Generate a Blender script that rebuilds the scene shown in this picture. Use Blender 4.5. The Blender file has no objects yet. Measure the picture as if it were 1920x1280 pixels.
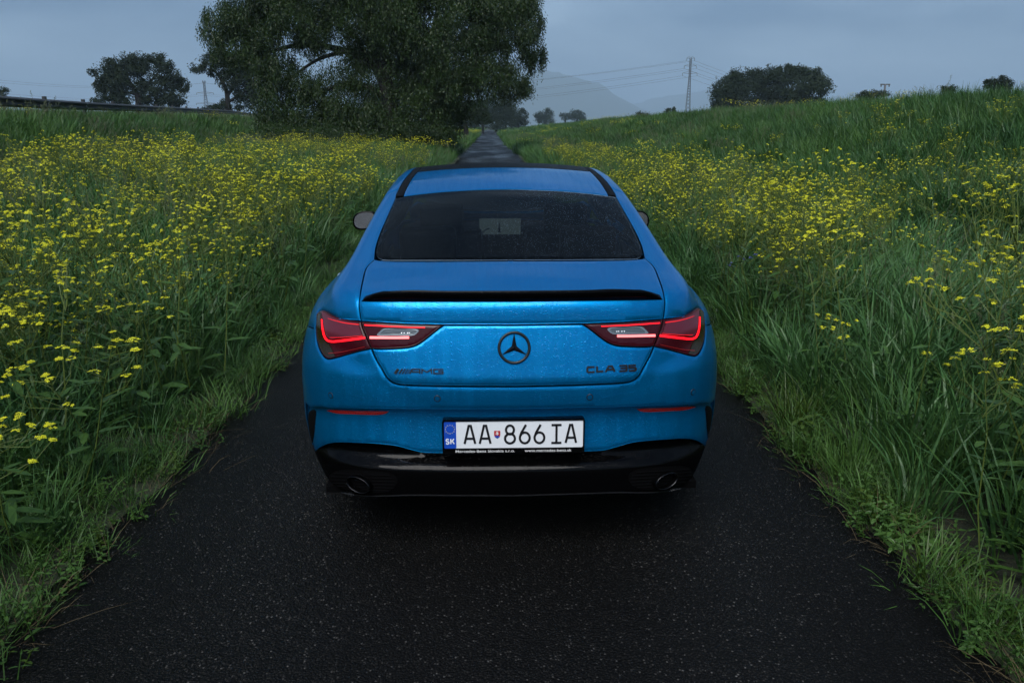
import bpy, bmesh, math, random
import numpy as np
from mathutils import Vector, Matrix, Euler
from mathutils.geometry import delaunay_2d_cdt
random.seed(7)
RNG=np.random.default_rng(11)
scene=bpy.context.scene
COL=scene.collection
# ================================================================ camera
cam_data=bpy.data.cameras.new('camera'); cam=bpy.data.objects.new('camera',cam_data); COL.objects.link(cam)
cam_data.sensor_width=36.0; cam_data.lens=1461.0/1920*36.0; cam_data.clip_start=0.05; cam_data.clip_end=20000
cam.location=(0,0,1.65)
cam.rotation_euler=(math.radians(90-15.45),0,-math.radians(1.60))
scene.camera=cam
# ================================================================ world, sun, exposure
SUN_EL=math.radians(50); SUN_AZ=math.radians(196)      # compass bearing, clockwise from +Y (behind the camera)
world=bpy.data.worlds.new('World'); scene.world=world; world.use_nodes=True
wn=world.node_tree.nodes; wl=world.node_tree.links; wn.clear()
wo=wn.new('ShaderNodeOutputWorld'); bg=wn.new('ShaderNodeBackground')
sky=wn.new('ShaderNodeTexSky'); sky.sky_type='NISHITA'; sky.sun_disc=False
sky.sun_elevation=SUN_EL; sky.sun_rotation=SUN_AZ; sky.air_density=1.0; sky.dust_density=3.0; sky.ozone_density=1.6
# a closed layer of cloud over the clear sky
tc=wn.new('ShaderNodeTexCoord'); mp=wn.new('ShaderNodeMapping'); mp.inputs['Scale'].default_value=(1.0,1.0,3.2)
nz=wn.new('ShaderNodeTexNoise'); nz.inputs['Scale'].default_value=3.4; nz.inputs['Detail'].default_value=5; nz.inputs['Roughness'].default_value=.45
cr=wn.new('ShaderNodeValToRGB'); cr.color_ramp.elements[0].position=.40; cr.color_ramp.elements[1].position=.62
cr.color_ramp.elements[0].color=(.30,.68,1.34,1); cr.color_ramp.elements[1].color=(1.50,2.15,2.95,1)
mx=wn.new('ShaderNodeMix'); mx.data_type='RGBA'; mx.inputs[0].default_value=.86
wl.new(tc.outputs['Generated'],mp.inputs['Vector']); wl.new(mp.outputs['Vector'],nz.inputs['Vector'])
wl.new(nz.outputs['Fac'],cr.inputs['Fac']); wl.new(sky.outputs['Color'],mx.inputs[6]); wl.new(cr.outputs['Color'],mx.inputs[7])
wl.new(mx.outputs[2],bg.inputs['Color']); bg.inputs['Strength'].default_value=0.085
wl.new(bg.outputs['Background'],wo.inputs['Surface'])
sun_data=bpy.data.lights.new('sun','SUN'); sun=bpy.data.objects.new('sun',sun_data); COL.objects.link(sun)
sun_data.energy=1.5; sun_data.angle=math.radians(44); sun_data.color=(1.0,.98,.96)
sd=Vector((math.sin(SUN_AZ)*math.cos(SUN_EL),math.cos(SUN_AZ)*math.cos(SUN_EL),math.sin(SUN_EL)))
sun.rotation_euler=sd.to_track_quat('Z','Y').to_euler(); sun.location=sd*60
vs=scene.view_settings; vs.view_transform='Standard'; vs.look='None'; vs.exposure=1.38; vs.gamma=1.0; vs.use_curve_mapping=False
scene.cycles.max_bounces=5; scene.cycles.diffuse_bounces=1; scene.cycles.glossy_bounces=3; scene.cycles.transmission_bounces=2; scene.cycles.transparent_max_bounces=8; scene.cycles.volume_bounces=0
scene.cycles.use_adaptive_sampling=True; scene.cycles.adaptive_threshold=.025
# ================================================================ helpers
def link(o,parent=None,label=None,cat=None,group=None,kind=None):
    if o.name not in COL.objects: COL.objects.link(o)
    if parent is not None: o.parent=parent
    if label: o['label']=label
    if cat: o['category']=cat
    if group: o['group']=group
    if kind: o['kind']=kind
    return o
def empty(name,loc=(0,0,0),rz=0.0,**k):
    o=bpy.data.objects.new(name,None); o.empty_display_size=.2; o.location=loc; o.rotation_euler=(0,0,rz)
    return link(o,**k)
def mesh_of(name,verts,faces,mats=None,smooth=True,midx=None):
    me=bpy.data.meshes.new(name)
    me.from_pydata([tuple(map(float,v)) for v in verts],[],[tuple(map(int,f)) for f in faces])
    if mats is not None:
        for m in (mats if isinstance(mats,(list,tuple)) else [mats]): me.materials.append(m)
    if smooth: me.polygons.foreach_set('use_smooth',[True]*len(me.polygons))
    if midx is not None: me.polygons.foreach_set('material_index',list(map(int,midx)))
    me.update(); return me
def fast_mesh(name,V,T,mats=None,midx=None,smooth=False):
    """big triangle or quad meshes from arrays"""
    V=np.asarray(V,np.float32); T=np.asarray(T,np.int32); n=T.shape[1]
    me=bpy.data.meshes.new(name)
    me.vertices.add(len(V)); me.vertices.foreach_set('co',V.ravel())
    me.loops.add(T.size); me.loops.foreach_set('vertex_index',T.ravel())
    me.polygons.add(len(T)); me.polygons.foreach_set('loop_start',np.arange(0,T.size,n,dtype=np.int32))
    if mats is not None:
        for m in (mats if isinstance(mats,(list,tuple)) else [mats]): me.materials.append(m)
    if midx is not None: me.polygons.foreach_set('material_index',np.asarray(midx,np.int32))
    me.polygons.foreach_set('use_smooth',np.full(len(T),smooth))
    me.update(calc_edges=True); return me
def part(name,verts,faces,mat,parent,smooth=True,**k):
    return link(bpy.data.objects.new(name,mesh_of(name,verts,faces,mat,smooth)),parent,**k)
class MB:
    """collects boxes, tubes and lathes into one mesh"""
    def __init__(s): s.v=[]; s.f=[]
    def add(s,v,f):
        o=len(s.v); s.v+= [tuple(q) for q in v]; s.f+=[tuple(i+o for i in q) for q in f]; return s
    def box(s,c,d,R=None,taper=1.0):
        v=[]
        for sz in(-1,1):
            for sx,sy in((-1,-1),(1,-1),(1,1),(-1,1)):
                t=taper if sz>0 else 1
                q=Vector((sx*d[0]/2*t,sy*d[1]/2*t,sz*d[2]/2))
                if R is not None: q=R@q
                v.append(Vector(c)+q)
        return s.add(v,[(3,2,1,0),(4,5,6,7),(0,1,5,4),(1,2,6,5),(2,3,7,6),(3,0,4,7)])
    def tube(s,pts,rad,n=8,cap=True):
        pts=[Vector(p) for p in pts]; rad=rad if hasattr(rad,'__len__') else [rad]*len(pts)
        v=[];f=[]
        ref=Vector((0,0,1)); 
        for i,p in enumerate(pts):
            t=(pts[min(i+1,len(pts)-1)]-pts[max(i-1,0)]).normalized()
            if abs(t.dot(ref))>.95: ref2=Vector((1,0,0))
            else: ref2=ref
            a=t.cross(ref2).normalized(); b=t.cross(a).normalized()
            for k in range(n):
                g=2*math.pi*k/n; v.append(p+a*math.cos(g)*rad[i]+b*math.sin(g)*rad[i])
        for i in range(len(pts)-1):
            for k in range(n): f.append((i*n+k,i*n+(k+1)%n,(i+1)*n+(k+1)%n,(i+1)*n+k))
        if cap: f.append(tuple(range(n))[::-1]); f.append(tuple((len(pts)-1)*n+k for k in range(n)))
        return s.add(v,f)
    def lathe(s,prof,n=32,axis='x',c=(0,0,0)):
        v=[];f=[]
        for (a,r) in prof:
            for k in range(n):
                g=2*math.pi*k/n
                q=(a,r*math.cos(g),r*math.sin(g)) if axis=='x' else ((r*math.cos(g),a,r*math.sin(g)) if axis=='y' else (r*math.cos(g),r*math.sin(g),a))
                v.append((q[0]+c[0],q[1]+c[1],q[2]+c[2]))
        for i in range(len(prof)-1):
            for k in range(n): f.append((i*n+k,i*n+(k+1)%n,(i+1)*n+(k+1)%n,(i+1)*n+k))
        return s.add(v,f)
    def build(s,name,mat,parent=None,smooth=False,**k):
        return link(bpy.data.objects.new(name,mesh_of(name,s.v,s.f,mat,smooth)),parent,**k)
# ---------------------------------------------------------------- materials
def mat_new(name):
    m=bpy.data.materials.new(name); m.use_nodes=True; nt=m.node_tree
    return m,nt.nodes,nt.links,nt.nodes['Principled BSDF']
def simple(name,col,rough=.5,metal=0.0,coat=0.0,spec=.5,emit=None,es=0.0,bump=0.0,bscale=200):
    m,n,l,b=mat_new(name)
    b.inputs['Base Color'].default_value=(*col,1); b.inputs['Roughness'].default_value=rough; b.inputs['Metallic'].default_value=metal
    b.inputs['Coat Weight'].default_value=coat; b.inputs['Coat Roughness'].default_value=.04; b.inputs['Specular IOR Level'].default_value=spec
    if emit: b.inputs['Emission Color'].default_value=(*emit,1); b.inputs['Emission Strength'].default_value=es
    # slight unevenness of tone so that no surface is perfectly flat
    t=n.new('ShaderNodeTexCoord'); z=n.new('ShaderNodeTexNoise'); z.inputs['Scale'].default_value=bscale; z.inputs['Detail'].default_value=4
    l.new(t.outputs['Object'],z.inputs['Vector'])
    mr=n.new('ShaderNodeMapRange'); mr.inputs[3].default_value=max(rough-.06,0.01); mr.inputs[4].default_value=min(rough+.08,1)
    l.new(z.outputs['Fac'],mr.inputs[0]); l.new(mr.outputs[0],b.inputs['Roughness'])
    if bump>0:
        bp=n.new('ShaderNodeBump'); bp.inputs['Strength'].default_value=bump; bp.inputs['Distance'].default_value=.002
        l.new(z.outputs['Fac'],bp.inputs['Height']); l.new(bp.outputs['Normal'],b.inputs['Normal'])
    return m
def wet(m,scale=190,thr=.30,strength=.55,dist=.0012,both=False):
    """rain beads on a smooth surface: little domes of random size in the coat normal"""
    n=m.node_tree.nodes; l=m.node_tree.links; b=n['Principled BSDF']
    t=n.new('ShaderNodeTexCoord')
    hs=[]
    for sc,th in((scale,thr),(scale*.42,thr*.62)):
        v=n.new('ShaderNodeTexVoronoi'); v.inputs['Scale'].default_value=sc; v.inputs['Randomness'].default_value=1.0
        l.new(t.outputs['Object'],v.inputs['Vector'])
        r=n.new('ShaderNodeSeparateColor'); l.new(v.outputs['Color'],r.inputs[0])
        a=n.new('ShaderNodeMath'); a.operation='MULTIPLY'; l.new(r.outputs[0],a.inputs[0]); a.inputs[1].default_value=th*2.0
        mr=n.new('ShaderNodeMapRange'); mr.interpolation_type='SMOOTHERSTEP'
        mr.inputs[1].default_value=0.0; l.new(a.outputs[0],mr.inputs[2]); mr.inputs[3].default_value=1.0; mr.inputs[4].default_value=0.0
        l.new(v.outputs['Distance'],mr.inputs[0]); hs.append(mr)
    ad=n.new('ShaderNodeMath'); ad.operation='MAXIMUM'; l.new(hs[0].outputs[0],ad.inputs[0]); l.new(hs[1].outputs[0],ad.inputs[1])
    bp=n.new('ShaderNodeBump'); bp.inputs['Strength'].default_value=strength; bp.inputs['Distance'].default_value=dist
    l.new(ad.outputs[0],bp.inputs['Height'])
    if b.inputs['Coat Weight'].default_value>0:
        l.new(bp.outputs['Normal'],b.inputs['Coat Normal'])
        if both: l.new(bp.outputs['Normal'],b.inputs['Normal'])
    else: l.new(bp.outputs['Normal'],b.inputs['Normal'])
    return m
# ---------------------------------------------------------------- car body shape (implicit)
import numpy as np
def spl(xs, ys):
    """smooth C1 table (monotone cubic) returned as a fast lookup"""
    xs=np.array(xs,float); ys=np.array(ys,float)
    h=np.diff(xs); d=np.diff(ys)/h
    m=np.zeros_like(ys); m[0]=d[0]; m[-1]=d[-1]
    for i in range(1,len(xs)-1):
        if d[i-1]*d[i]>0:
            w1=2*h[i]+h[i-1]; w2=h[i]+2*h[i-1]
            m[i]=(w1+w2)/(w1/d[i-1]+w2/d[i])
    X=np.linspace(xs[0],xs[-1],3000)
    k=np.clip(np.searchsorted(xs,X)-1,0,len(xs)-2)
    t=(X-xs[k])/h[k]
    Y=(2*t**3-3*t**2+1)*ys[k]+(t**3-2*t**2+t)*h[k]*m[k]+(-2*t**3+3*t**2)*ys[k+1]+(t**3-t**2)*h[k]*m[k+1]
    e0=d[0]; e1=d[-1]
    def f(q):
        q=np.asarray(q,float)
        return np.interp(q,X,Y)+np.minimum(q-X[0],0)*e0*0.5+np.maximum(q-X[-1],0)*e1*0.5
    return f
def smax(a,b,k):
    h=np.maximum(k-np.abs(a-b),0)/k
    return np.maximum(a,b)+h*h*h*k/6.0
# side silhouette, y from the rear bumper forward
TOP=spl([0.0,0.10,0.25,0.45,0.65,0.9,1.25,1.6,1.9,2.2,2.5,2.8,3.05,3.3,3.5,3.7,4.0,4.3,4.5,4.62,4.72],
        [1.030,1.056,1.088,1.124,1.176,1.246,1.335,1.394,1.420,1.429,1.421,1.386,1.31,1.165,1.005,.965,.925,.87,.81,.74,.60])
CROWN=spl([0,0.4,0.9,1.3,2.0,2.8,3.5,4.0,4.7],[.05,.07,.09,.10,.10,.10,.08,.07,.10])
# body half width below the shoulder, by y, and shape by z
BODY=spl([0,0.15,0.3,0.5,0.75,1.05,1.6,2.2,3.0,3.6,4.0,4.3,4.55,4.72],
         [.775,.815,.850,.885,.908,.915,.905,.900,.905,.912,.905,.88,.82,.70])
LOW=spl([0.12,0.2,0.3,0.42,0.52,0.62,0.70,0.78,0.86,0.93,1.0],
        [-.12,-.085,-.042,-.012,-.002,-.002,-.006,-.018,-.038,-.058,-.080])
# greenhouse half width by z (tumblehome)
GH=spl([0.88,0.95,1.0,1.05,1.10,1.18,1.26,1.34,1.40,1.46],
       [.800,.765,.742,.718,.688,.662,.640,.620,.600,.56])
# rear face, y by z: upper bumper and trunk, number plate recess, diffuser
REAR=spl([0.10,0.60,0.66,0.70,0.745,0.762,0.772,0.80,0.87,0.94,0.958,0.985,1.03,1.10],
         [.020,.008,.004,.0015,.0012,.0012,.0032,.0105,.029,.050,.0555,.0595,.067,.090])
RECESS=spl([0.10,0.40,0.46,0.52,0.575,0.62,0.70,0.80],
           [.020,.033,.037,.045,.052,.055,.057,.057])
DIFFU=spl([0.18,0.25,0.27,0.30,0.345,0.380,0.392,0.402,0.418,0.436,0.452,0.47,0.50],
          [.16,.060,.036,.034,.030,.028,.030,.040,.062,.076,.074,.064,.050])
SHO=spl([0,0.3,0.6,0.9,1.3,1.9,2.6,3.4,4.7],[.955,.975,.985,.985,.965,.94,.93,.94,.85])
def F(p,R=None):
    R=REAR if R is None else R
    x=np.abs(p[...,0]); y=p[...,1]; z=p[...,2]
    # side
    b=BODY(y)+LOW(z)
    g=GH(np.maximum(z,.9))-0.6*np.maximum(.9-z,0)-0.012*np.clip((0.9-y)/0.9,0,1)-0.02*np.clip((y-2.6),0,1.2)
    # the flank follows the body up to the shoulder, then the greenhouse takes over: union (smooth min)
    fb=smax(x-b,(z-(SHO(y)))*0.80,0.16)
    fg=(x-g)*0.84
    fs=-smax(-fb,-fg,0.07)
    # rear
    zz=z+0.012*np.clip((x-0.35)/0.4,0,1)**2*np.clip(1-(z-0.62)/0.2,0,1)
    fr=(R(zz)+0.12*x*x+0.40*np.maximum(x-0.40,0)**2-y)*0.95
    # top
    ft=(z-(TOP(y)-CROWN(y)*x*x))*0.96
    # front
    ff=(y-(4.69-0.22*x*x-0.10*np.clip(z-.6,0,1)**2*4-0.3*np.clip(.35-z,0,1)))
    fbm=(0.20-z)
    r=smax(fs,fr,0.34)
    r=smax(r,ft,0.065)
    r=smax(r,ff,0.25)
    return smax(r,fbm,0.04)
# ---------------------------------------------------------------- camera model used to transfer proportions
CAM_F=1461.0; CAM_H=1.65; CAM_P=math.radians(15.45); CAM_YAW=math.radians(1.60)
CAR_X=0.082; CAR_Y=2.69
def cam_axes():
    c,s=math.cos(CAM_P),math.sin(CAM_P); cy,sy=math.cos(CAM_YAW),math.sin(CAM_YAW)
    fwd=np.array([sy*c,cy*c,-s]); right=np.array([cy,-sy,0.0]); up=np.cross(right,fwd)
    return fwd,right,up
FWD,RGT,UPV=cam_axes()
def pix_rays(uv):
    uv=np.asarray(uv,float)
    d=FWD+((uv[...,0]-960)/CAM_F)[...,None]*RGT-((uv[...,1]-640)/CAM_F)[...,None]*UPV
    return d/np.linalg.norm(d,axis=-1,keepdims=True)
CAM_LOCAL=np.array([-CAR_X,-CAR_Y,CAM_H])
def project(p):
    q=np.asarray(p)-CAM_LOCAL
    zc=q@FWD
    return np.stack([960+CAM_F*(q@RGT)/zc,640-CAM_F*(q@UPV)/zc],-1)
def hit(uv,t0=2.0,t1=6.5,n=240,off=0.0,R=None):
    """where the sight lines through outline points meet the body"""
    d=pix_rays(uv); t=np.linspace(t0,t1,n)
    lo=np.full(d.shape[:-1],np.nan); 
    P=CAM_LOCAL+d[...,None,:]*t[:,None]
    v=F(P,R)-off
    ins=v<0
    k=np.argmax(ins,-1); ok=ins.any(-1)
    a=t[np.maximum(k-1,0)]; b=t[k]
    for _ in range(30):
        m=(a+b)/2; vm=F(CAM_LOCAL+d*m[...,None],R)-off
        a=np.where(vm<0,a,m); b=np.where(vm<0,m,b)
    R=CAM_LOCAL+d*((a+b)/2)[...,None]
    # points that miss: nearest approach
    km=np.argmin(v,-1); R2=CAM_LOCAL+d*t[km][...,None]
    return np.where(ok[...,None],R,R2),ok
# ================================================================ the car
def car_mats():
    M={}
    m,n,l,b=mat_new('blue_metallic_paint')
    b.inputs['Metallic'].default_value=.76; b.inputs['Specular Tint'].default_value=(.0,.62,1.0,1); b.inputs['Roughness'].default_value=.36
    b.inputs['Coat Weight'].default_value=.60; b.inputs['Coat Roughness'].default_value=.05; b.inputs['Coat IOR'].default_value=1.30; b.inputs['Specular IOR Level'].default_value=.12
    t=n.new('ShaderNodeTexCoord'); z=n.new('ShaderNodeTexNoise'); z.inputs['Scale'].default_value=900; z.inputs['Detail'].default_value=2
    l.new(t.outputs['Object'],z.inputs['Vector'])
    c=n.new('ShaderNodeValToRGB'); c.color_ramp.elements[0].position=.3; c.color_ramp.elements[1].position=.75
    c.color_ramp.elements[0].color=(.0,.132,.34,1); c.color_ramp.elements[1].color=(.0,.240,.59,1)
    l.new(z.outputs['Fac'],c.inputs['Fac'])
    # rain runs: long thin film streaks down the tail
    mp=n.new('ShaderNodeMapping'); mp.inputs['Scale'].default_value=(34,3,2.2); l.new(t.outputs['Object'],mp.inputs['Vector'])
    zs=n.new('ShaderNodeTexNoise'); zs.inputs['Scale'].default_value=1.0; zs.inputs['Detail'].default_value=4; zs.inputs['Roughness'].default_value=.6; l.new(mp.outputs['Vector'],zs.inputs['Vector'])
    mr=n.new('ShaderNodeMapRange'); mr.inputs[1].default_value=.42; mr.inputs[2].default_value=.70; mr.inputs[3].default_value=.30; mr.inputs[4].default_value=.46
    l.new(zs.outputs['Fac'],mr.inputs[0]); l.new(mr.outputs[0],b.inputs['Roughness'])
    mc=n.new('ShaderNodeMapRange'); mc.inputs[1].default_value=.45; mc.inputs[2].default_value=.75; mc.inputs[3].default_value=.03; mc.inputs[4].default_value=.16
    l.new(zs.outputs['Fac'],mc.inputs[0]); l.new(mc.outputs[0],b.inputs['Coat Roughness'])
    l.new(c.outputs['Color'],b.inputs['Base Color'])
    M['paint']=wet(m,scale=180,thr=.28,strength=.52,dist=.0016,both=True)
    M['black']=wet(simple('gloss_black_plastic',(.0012,.0012,.0014),.5,0,.28,spec=.0,bscale=40),strength=.3)
    M['roofblack']=wet(simple('black_roof_glass',(.0015,.0015,.002),.45,0,.0,spec=.05,bscale=30),scale=150,thr=.4,strength=.9)
    M['matte']=simple('matte_black_plastic',(.0025,.0025,.003),.6,spec=.08,bump=.3,bscale=300)
    M['dark']=simple('dark_cavity',(.0015,.0015,.0017),.9,spec=.05)
    M['chrome']=simple('dark_chrome',(.035,.035,.038),.30,1.0,bscale=80)
    M['bright']=simple('bright_chrome',(.8,.82,.84),.08,1.0,bscale=80)
    M['badge']=simple('smoked_chrome_badge',(.028,.025,.024),.34,.8,coat=.2,bscale=300)
    M['lens']=wet(simple('dark_red_lamp_lens',(.036,.0012,.005),.25,0,.10,spec=.25,bscale=500),strength=.6)
    M['lens2']=wet(simple('sky_sheen_lamp_facet',(.10,.014,.028),.32,0,.18,spec=.3,bscale=500),strength=.6)  # pinker, paler than the lens: sky reflection put into the colour
    M['amber']=wet(simple('amber_lamp_edge',(.012,.006,.001),.25,0,.5,bscale=500),strength=.5)
    M['clear']=wet(simple('frosted_clear_lens',(.07,.09,.105),.3,.2,.5,bscale=300),strength=.5)
    M['clear_rim']=simple('frosted_lens_rim',(.14,.18,.21),.35,.2,.4,bscale=300)
    M['led']=simple('red_tail_light',(.5,.01,.01),.4,emit=(1.0,.002,.010),es=.95)
    M['ledhot']=simple('bright_tail_light',(.8,.1,.1),.4,emit=(1.0,.15,.15),es=1.0)
    M['leddim']=simple('dim_tail_light',(.3,.01,.01),.4,emit=(1.0,.006,.014),es=.30)
    M['ledfaint']=simple('faint_tail_light',(.2,.01,.01),.4,emit=(1.0,.01,.01),es=.03)
    M['bulb']=simple('reverse_bulb',(.8,.85,.9),.2,.6,bscale=600)
    M['refl']=simple('red_reflector',(.36,.002,.002),.28,0,.4,bscale=900,bump=.8)
    M['plate']=simple('plate_white',(.72,.75,.78),.38,0,.4,bscale=250)
    M['plate_black']=simple('plate_black',(.006,.006,.008),.4)
    M['plate_blue']=simple('plate_blue',(.004,.06,.42),.35,0,.4)
    M['plate_red']=simple('shield_red',(.42,.02,.02),.4)
    M['plate_gold']=simple('star_gold',(.75,.62,.25),.4)
    M['white']=simple('printed_white',(.8,.8,.8),.5)
    M['rubber']=simple('tyre_rubber',(.012,.012,.012),.75,bump=.4,bscale=150)
    M['rim']=simple('dark_rim',(.03,.03,.032),.3,.8,.6)
    M['mirror']=simple('mirror_glass',(.85,.88,.92),.02,1.0)
    M['trim']=simple('cabin_trim',(.010,.010,.011),.8,bump=.3,bscale=200)
    M['leather']=simple('cabin_leather',(.014,.013,.013),.55,bump=.3,bscale=120)
    M['piping']=simple('pale_headrest_piping',(.55,.6,.6),.5)
    # tinted glass: mirror-like coat over a dark see-through sheet
    def glass(name,tint,rough=.02):
        g=bpy.data.materials.new(name); g.use_nodes=True; nn=g.node_tree.nodes; ll=g.node_tree.links; nn.clear()
        o=nn.new('ShaderNodeOutputMaterial'); tr=nn.new('ShaderNodeBsdfTransparent'); tr.inputs['Color'].default_value=(*tint,1)
        gl=nn.new('ShaderNodeBsdfGlossy'); gl.inputs['Roughness'].default_value=rough; gl.inputs['Color'].default_value=(1,1,1,1)
        df=nn.new('ShaderNodeBsdfDiffuse'); df.inputs['Color'].default_value=(.25,.28,.32,1)
        fr=nn.new('ShaderNodeFresnel'); fr.inputs['IOR'].default_value=1.11
        tcx=nn.new('ShaderNodeTexCoord'); hs=[]
        for sc,th in((170,.5),(70,.34)):
            vo=nn.new('ShaderNodeTexVoronoi'); vo.inputs['Scale'].default_value=sc; ll.new(tcx.outputs['Object'],vo.inputs['Vector'])
            sp=nn.new('ShaderNodeSeparateColor'); ll.new(vo.outputs['Color'],sp.inputs[0])
            ml=nn.new('ShaderNodeMath'); ml.operation='MULTIPLY'; ml.inputs[1].default_value=th; ll.new(sp.outputs[0],ml.inputs[0])
            mr=nn.new('ShaderNodeMapRange'); mr.interpolation_type='SMOOTHERSTEP'; mr.inputs[1].default_value=0; ll.new(ml.outputs[0],mr.inputs[2]); mr.inputs[3].default_value=1; mr.inputs[4].default_value=0
            ll.new(vo.outputs['Distance'],mr.inputs[0]); hs.append(mr)
        mxx=nn.new('ShaderNodeMath'); mxx.operation='MAXIMUM'; ll.new(hs[0].outputs[0],mxx.inputs[0]); ll.new(hs[1].outputs[0],mxx.inputs[1])
        bp=nn.new('ShaderNodeBump'); bp.inputs['Strength'].default_value=.7; bp.inputs['Distance'].default_value=.0012; ll.new(mxx.outputs[0],bp.inputs['Height'])
        ll.new(bp.outputs['Normal'],gl.inputs['Normal']); ll.new(bp.outputs['Normal'],fr.inputs['Normal'])
        m0=nn.new('ShaderNodeMixShader'); ll.new(tr.outputs[0],m0.inputs[1]); ll.new(df.outputs[0],m0.inputs[2])
        k=nn.new('ShaderNodeMath'); k.operation='MULTIPLY'; k.inputs[1].default_value=.025; ll.new(mxx.outputs[0],k.inputs[0]); ll.new(k.outputs[0],m0.inputs[0])
        m1=nn.new('ShaderNodeMixShader'); ll.new(fr.outputs[0],m1.inputs[0]); ll.new(m0.outputs[0],m1.inputs[1]); ll.new(gl.outputs[0],m1.inputs[2])
        ll.new(m1.outputs[0],o.inputs['Surface']); return g
    M['glass']=glass('tinted_rear_glass',(.11,.125,.135)); M['sideglass']=glass('tinted_side_glass',(.10,.11,.12)); M['screen_glass']=glass('windscreen_glass',(.75,.8,.78))
    return M
CM=car_mats()
CAR=empty('parked_car',(CAR_X,CAR_Y,0),label='blue four-door coupe with black spoiler and lit tail lamps parked on the wet road',cat='car')
CEN=np.array([0,1.9,.62])
def smooth_path(pts,step=1.6,closed=True):
    """centripetal Catmull-Rom; a point given as (u,v,1) is a sharp corner"""
    P=[np.array(p[:2],float) for p in pts]; C=[len(p)>2 for p in pts]; n=len(P); out=[]
    for i in range(n if closed else n-1):
        p1,p2=P[i],P[(i+1)%n]
        p0=P[i-1] if (i>0 or closed) else p1-(p2-p1)
        p3=P[(i+2)%n] if (closed or i+2<n) else p2+(p2-p1)
        if C[i]: p0=p1-(p2-p1)
        if C[(i+1)%n]: p3=p2+(p2-p1)
        d=np.linalg.norm(p2-p1); m=max(1,int(math.ceil(d/step)))
        t0=0; t1=max(np.linalg.norm(p1-p0),1e-6)**.5; t2=t1+max(d,1e-6)**.5; t3=t2+max(np.linalg.norm(p3-p2),1e-6)**.5
        for k in range(m):
            t=t1+(t2-t1)*k/m
            A1=(t1-t)/(t1-t0)*p0+(t-t0)/(t1-t0)*p1; A2=(t2-t)/(t2-t1)*p1+(t-t1)/(t2-t1)*p2; A3=(t3-t)/(t3-t2)*p2+(t-t2)/(t3-t2)*p3
            B1=(t2-t)/(t2-t0)*A1+(t-t0)/(t2-t0)*A2; B2=(t3-t)/(t3-t1)*A2+(t-t1)/(t3-t1)*A3
            out.append((t2-t)/(t2-t1)*B1+(t-t1)/(t2-t1)*B2)
    if not closed: out.append(P[-1])
    return np.array(out)
def gradF(P,R=None,e=.002):
    g=np.stack([F(P+np.eye(3)[i]*e,R)-F(P-np.eye(3)[i]*e,R) for i in range(3)],-1)
    return g/np.maximum(np.linalg.norm(g,axis=-1,keepdims=True),1e-9)
def lift(D,R=None,off=0.0):
    """body point along directions D from the middle of the car"""
    D=D/np.linalg.norm(D,axis=-1,keepdims=True)
    a=np.zeros(len(D)); b=np.full(len(D),3.4)
    for _ in range(34):
        m=(a+b)/2; v=F(CEN+D*m[:,None],R)-off; a=np.where(v<0,m,a); b=np.where(v<0,b,m)
    return CEN+D*a[:,None]
def on_side(yz):
    yz=np.asarray(yz,float); a=np.zeros(len(yz)); b=np.full(len(yz),1.2)
    for _ in range(34):
        m=(a+b)/2; v=F(np.stack([m,yz[:,0],yz[:,1]],-1)); a=np.where(v<0,m,a); b=np.where(v<0,b,m)
    return np.stack([-a,yz[:,0],yz[:,1]],-1)          # left side
def on_top(xy):
    xy=np.asarray(xy,float); a=np.full(len(xy),.6); b=np.full(len(xy),1.6)
    for _ in range(34):
        m=(a+b)/2; v=F(np.stack([xy[:,0],xy[:,1],m],-1)); a=np.where(v<0,m,a); b=np.where(v<0,b,m)
    return np.stack([xy[:,0],xy[:,1],a],-1)
def in_poly(q,L):
    x,y=q[:,0],q[:,1]; r=np.zeros(len(q),bool); n=len(L)
    for i in range(n):
        (x1,y1),(x2,y2)=L[i],L[(i+1)%n]
        if y1==y2: continue
        c=((y1>y)!=(y2>y))&(x<(x2-x1)*(y-y1)/(y2-y1)+x1); r^=c
    return r
def seg_dist(q,L):
    d=np.full(len(q),9.9); A=L; B=np.roll(L,-1,0)
    for a,b in zip(A,B):
        ab=b-a; t=np.clip(((q-a)@ab)/max(ab@ab,1e-12),0,1); d=np.minimum(d,np.linalg.norm(q-(a+t[:,None]*ab),axis=1))
    return d
def inset(L,w):
    """move every point of a closed loop inwards by w (per point)"""
    A=sum(L[i-1][0]*L[i][1]-L[i][0]*L[i-1][1] for i in range(len(L)))
    e=np.roll(L,-1,0)-L; e/=np.maximum(np.linalg.norm(e,axis=1,keepdims=True),1e-12)
    nrm=np.stack([-e[:,1],e[:,0]],-1)*(1 if A>0 else -1)
    m=nrm+np.roll(nrm,1,0); k=np.maximum((m*m).sum(1,keepdims=True)/2,.55)
    return L+m/k*np.asarray(w)[:,None]
def dedupe(L,eps):
    out=[L[0]]
    for p in L[1:]:
        if np.linalg.norm(p-out[-1])>eps: out.append(p)
    if np.linalg.norm(out[-1]-out[0])<=eps: out.pop()
    return np.array(out)
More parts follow.
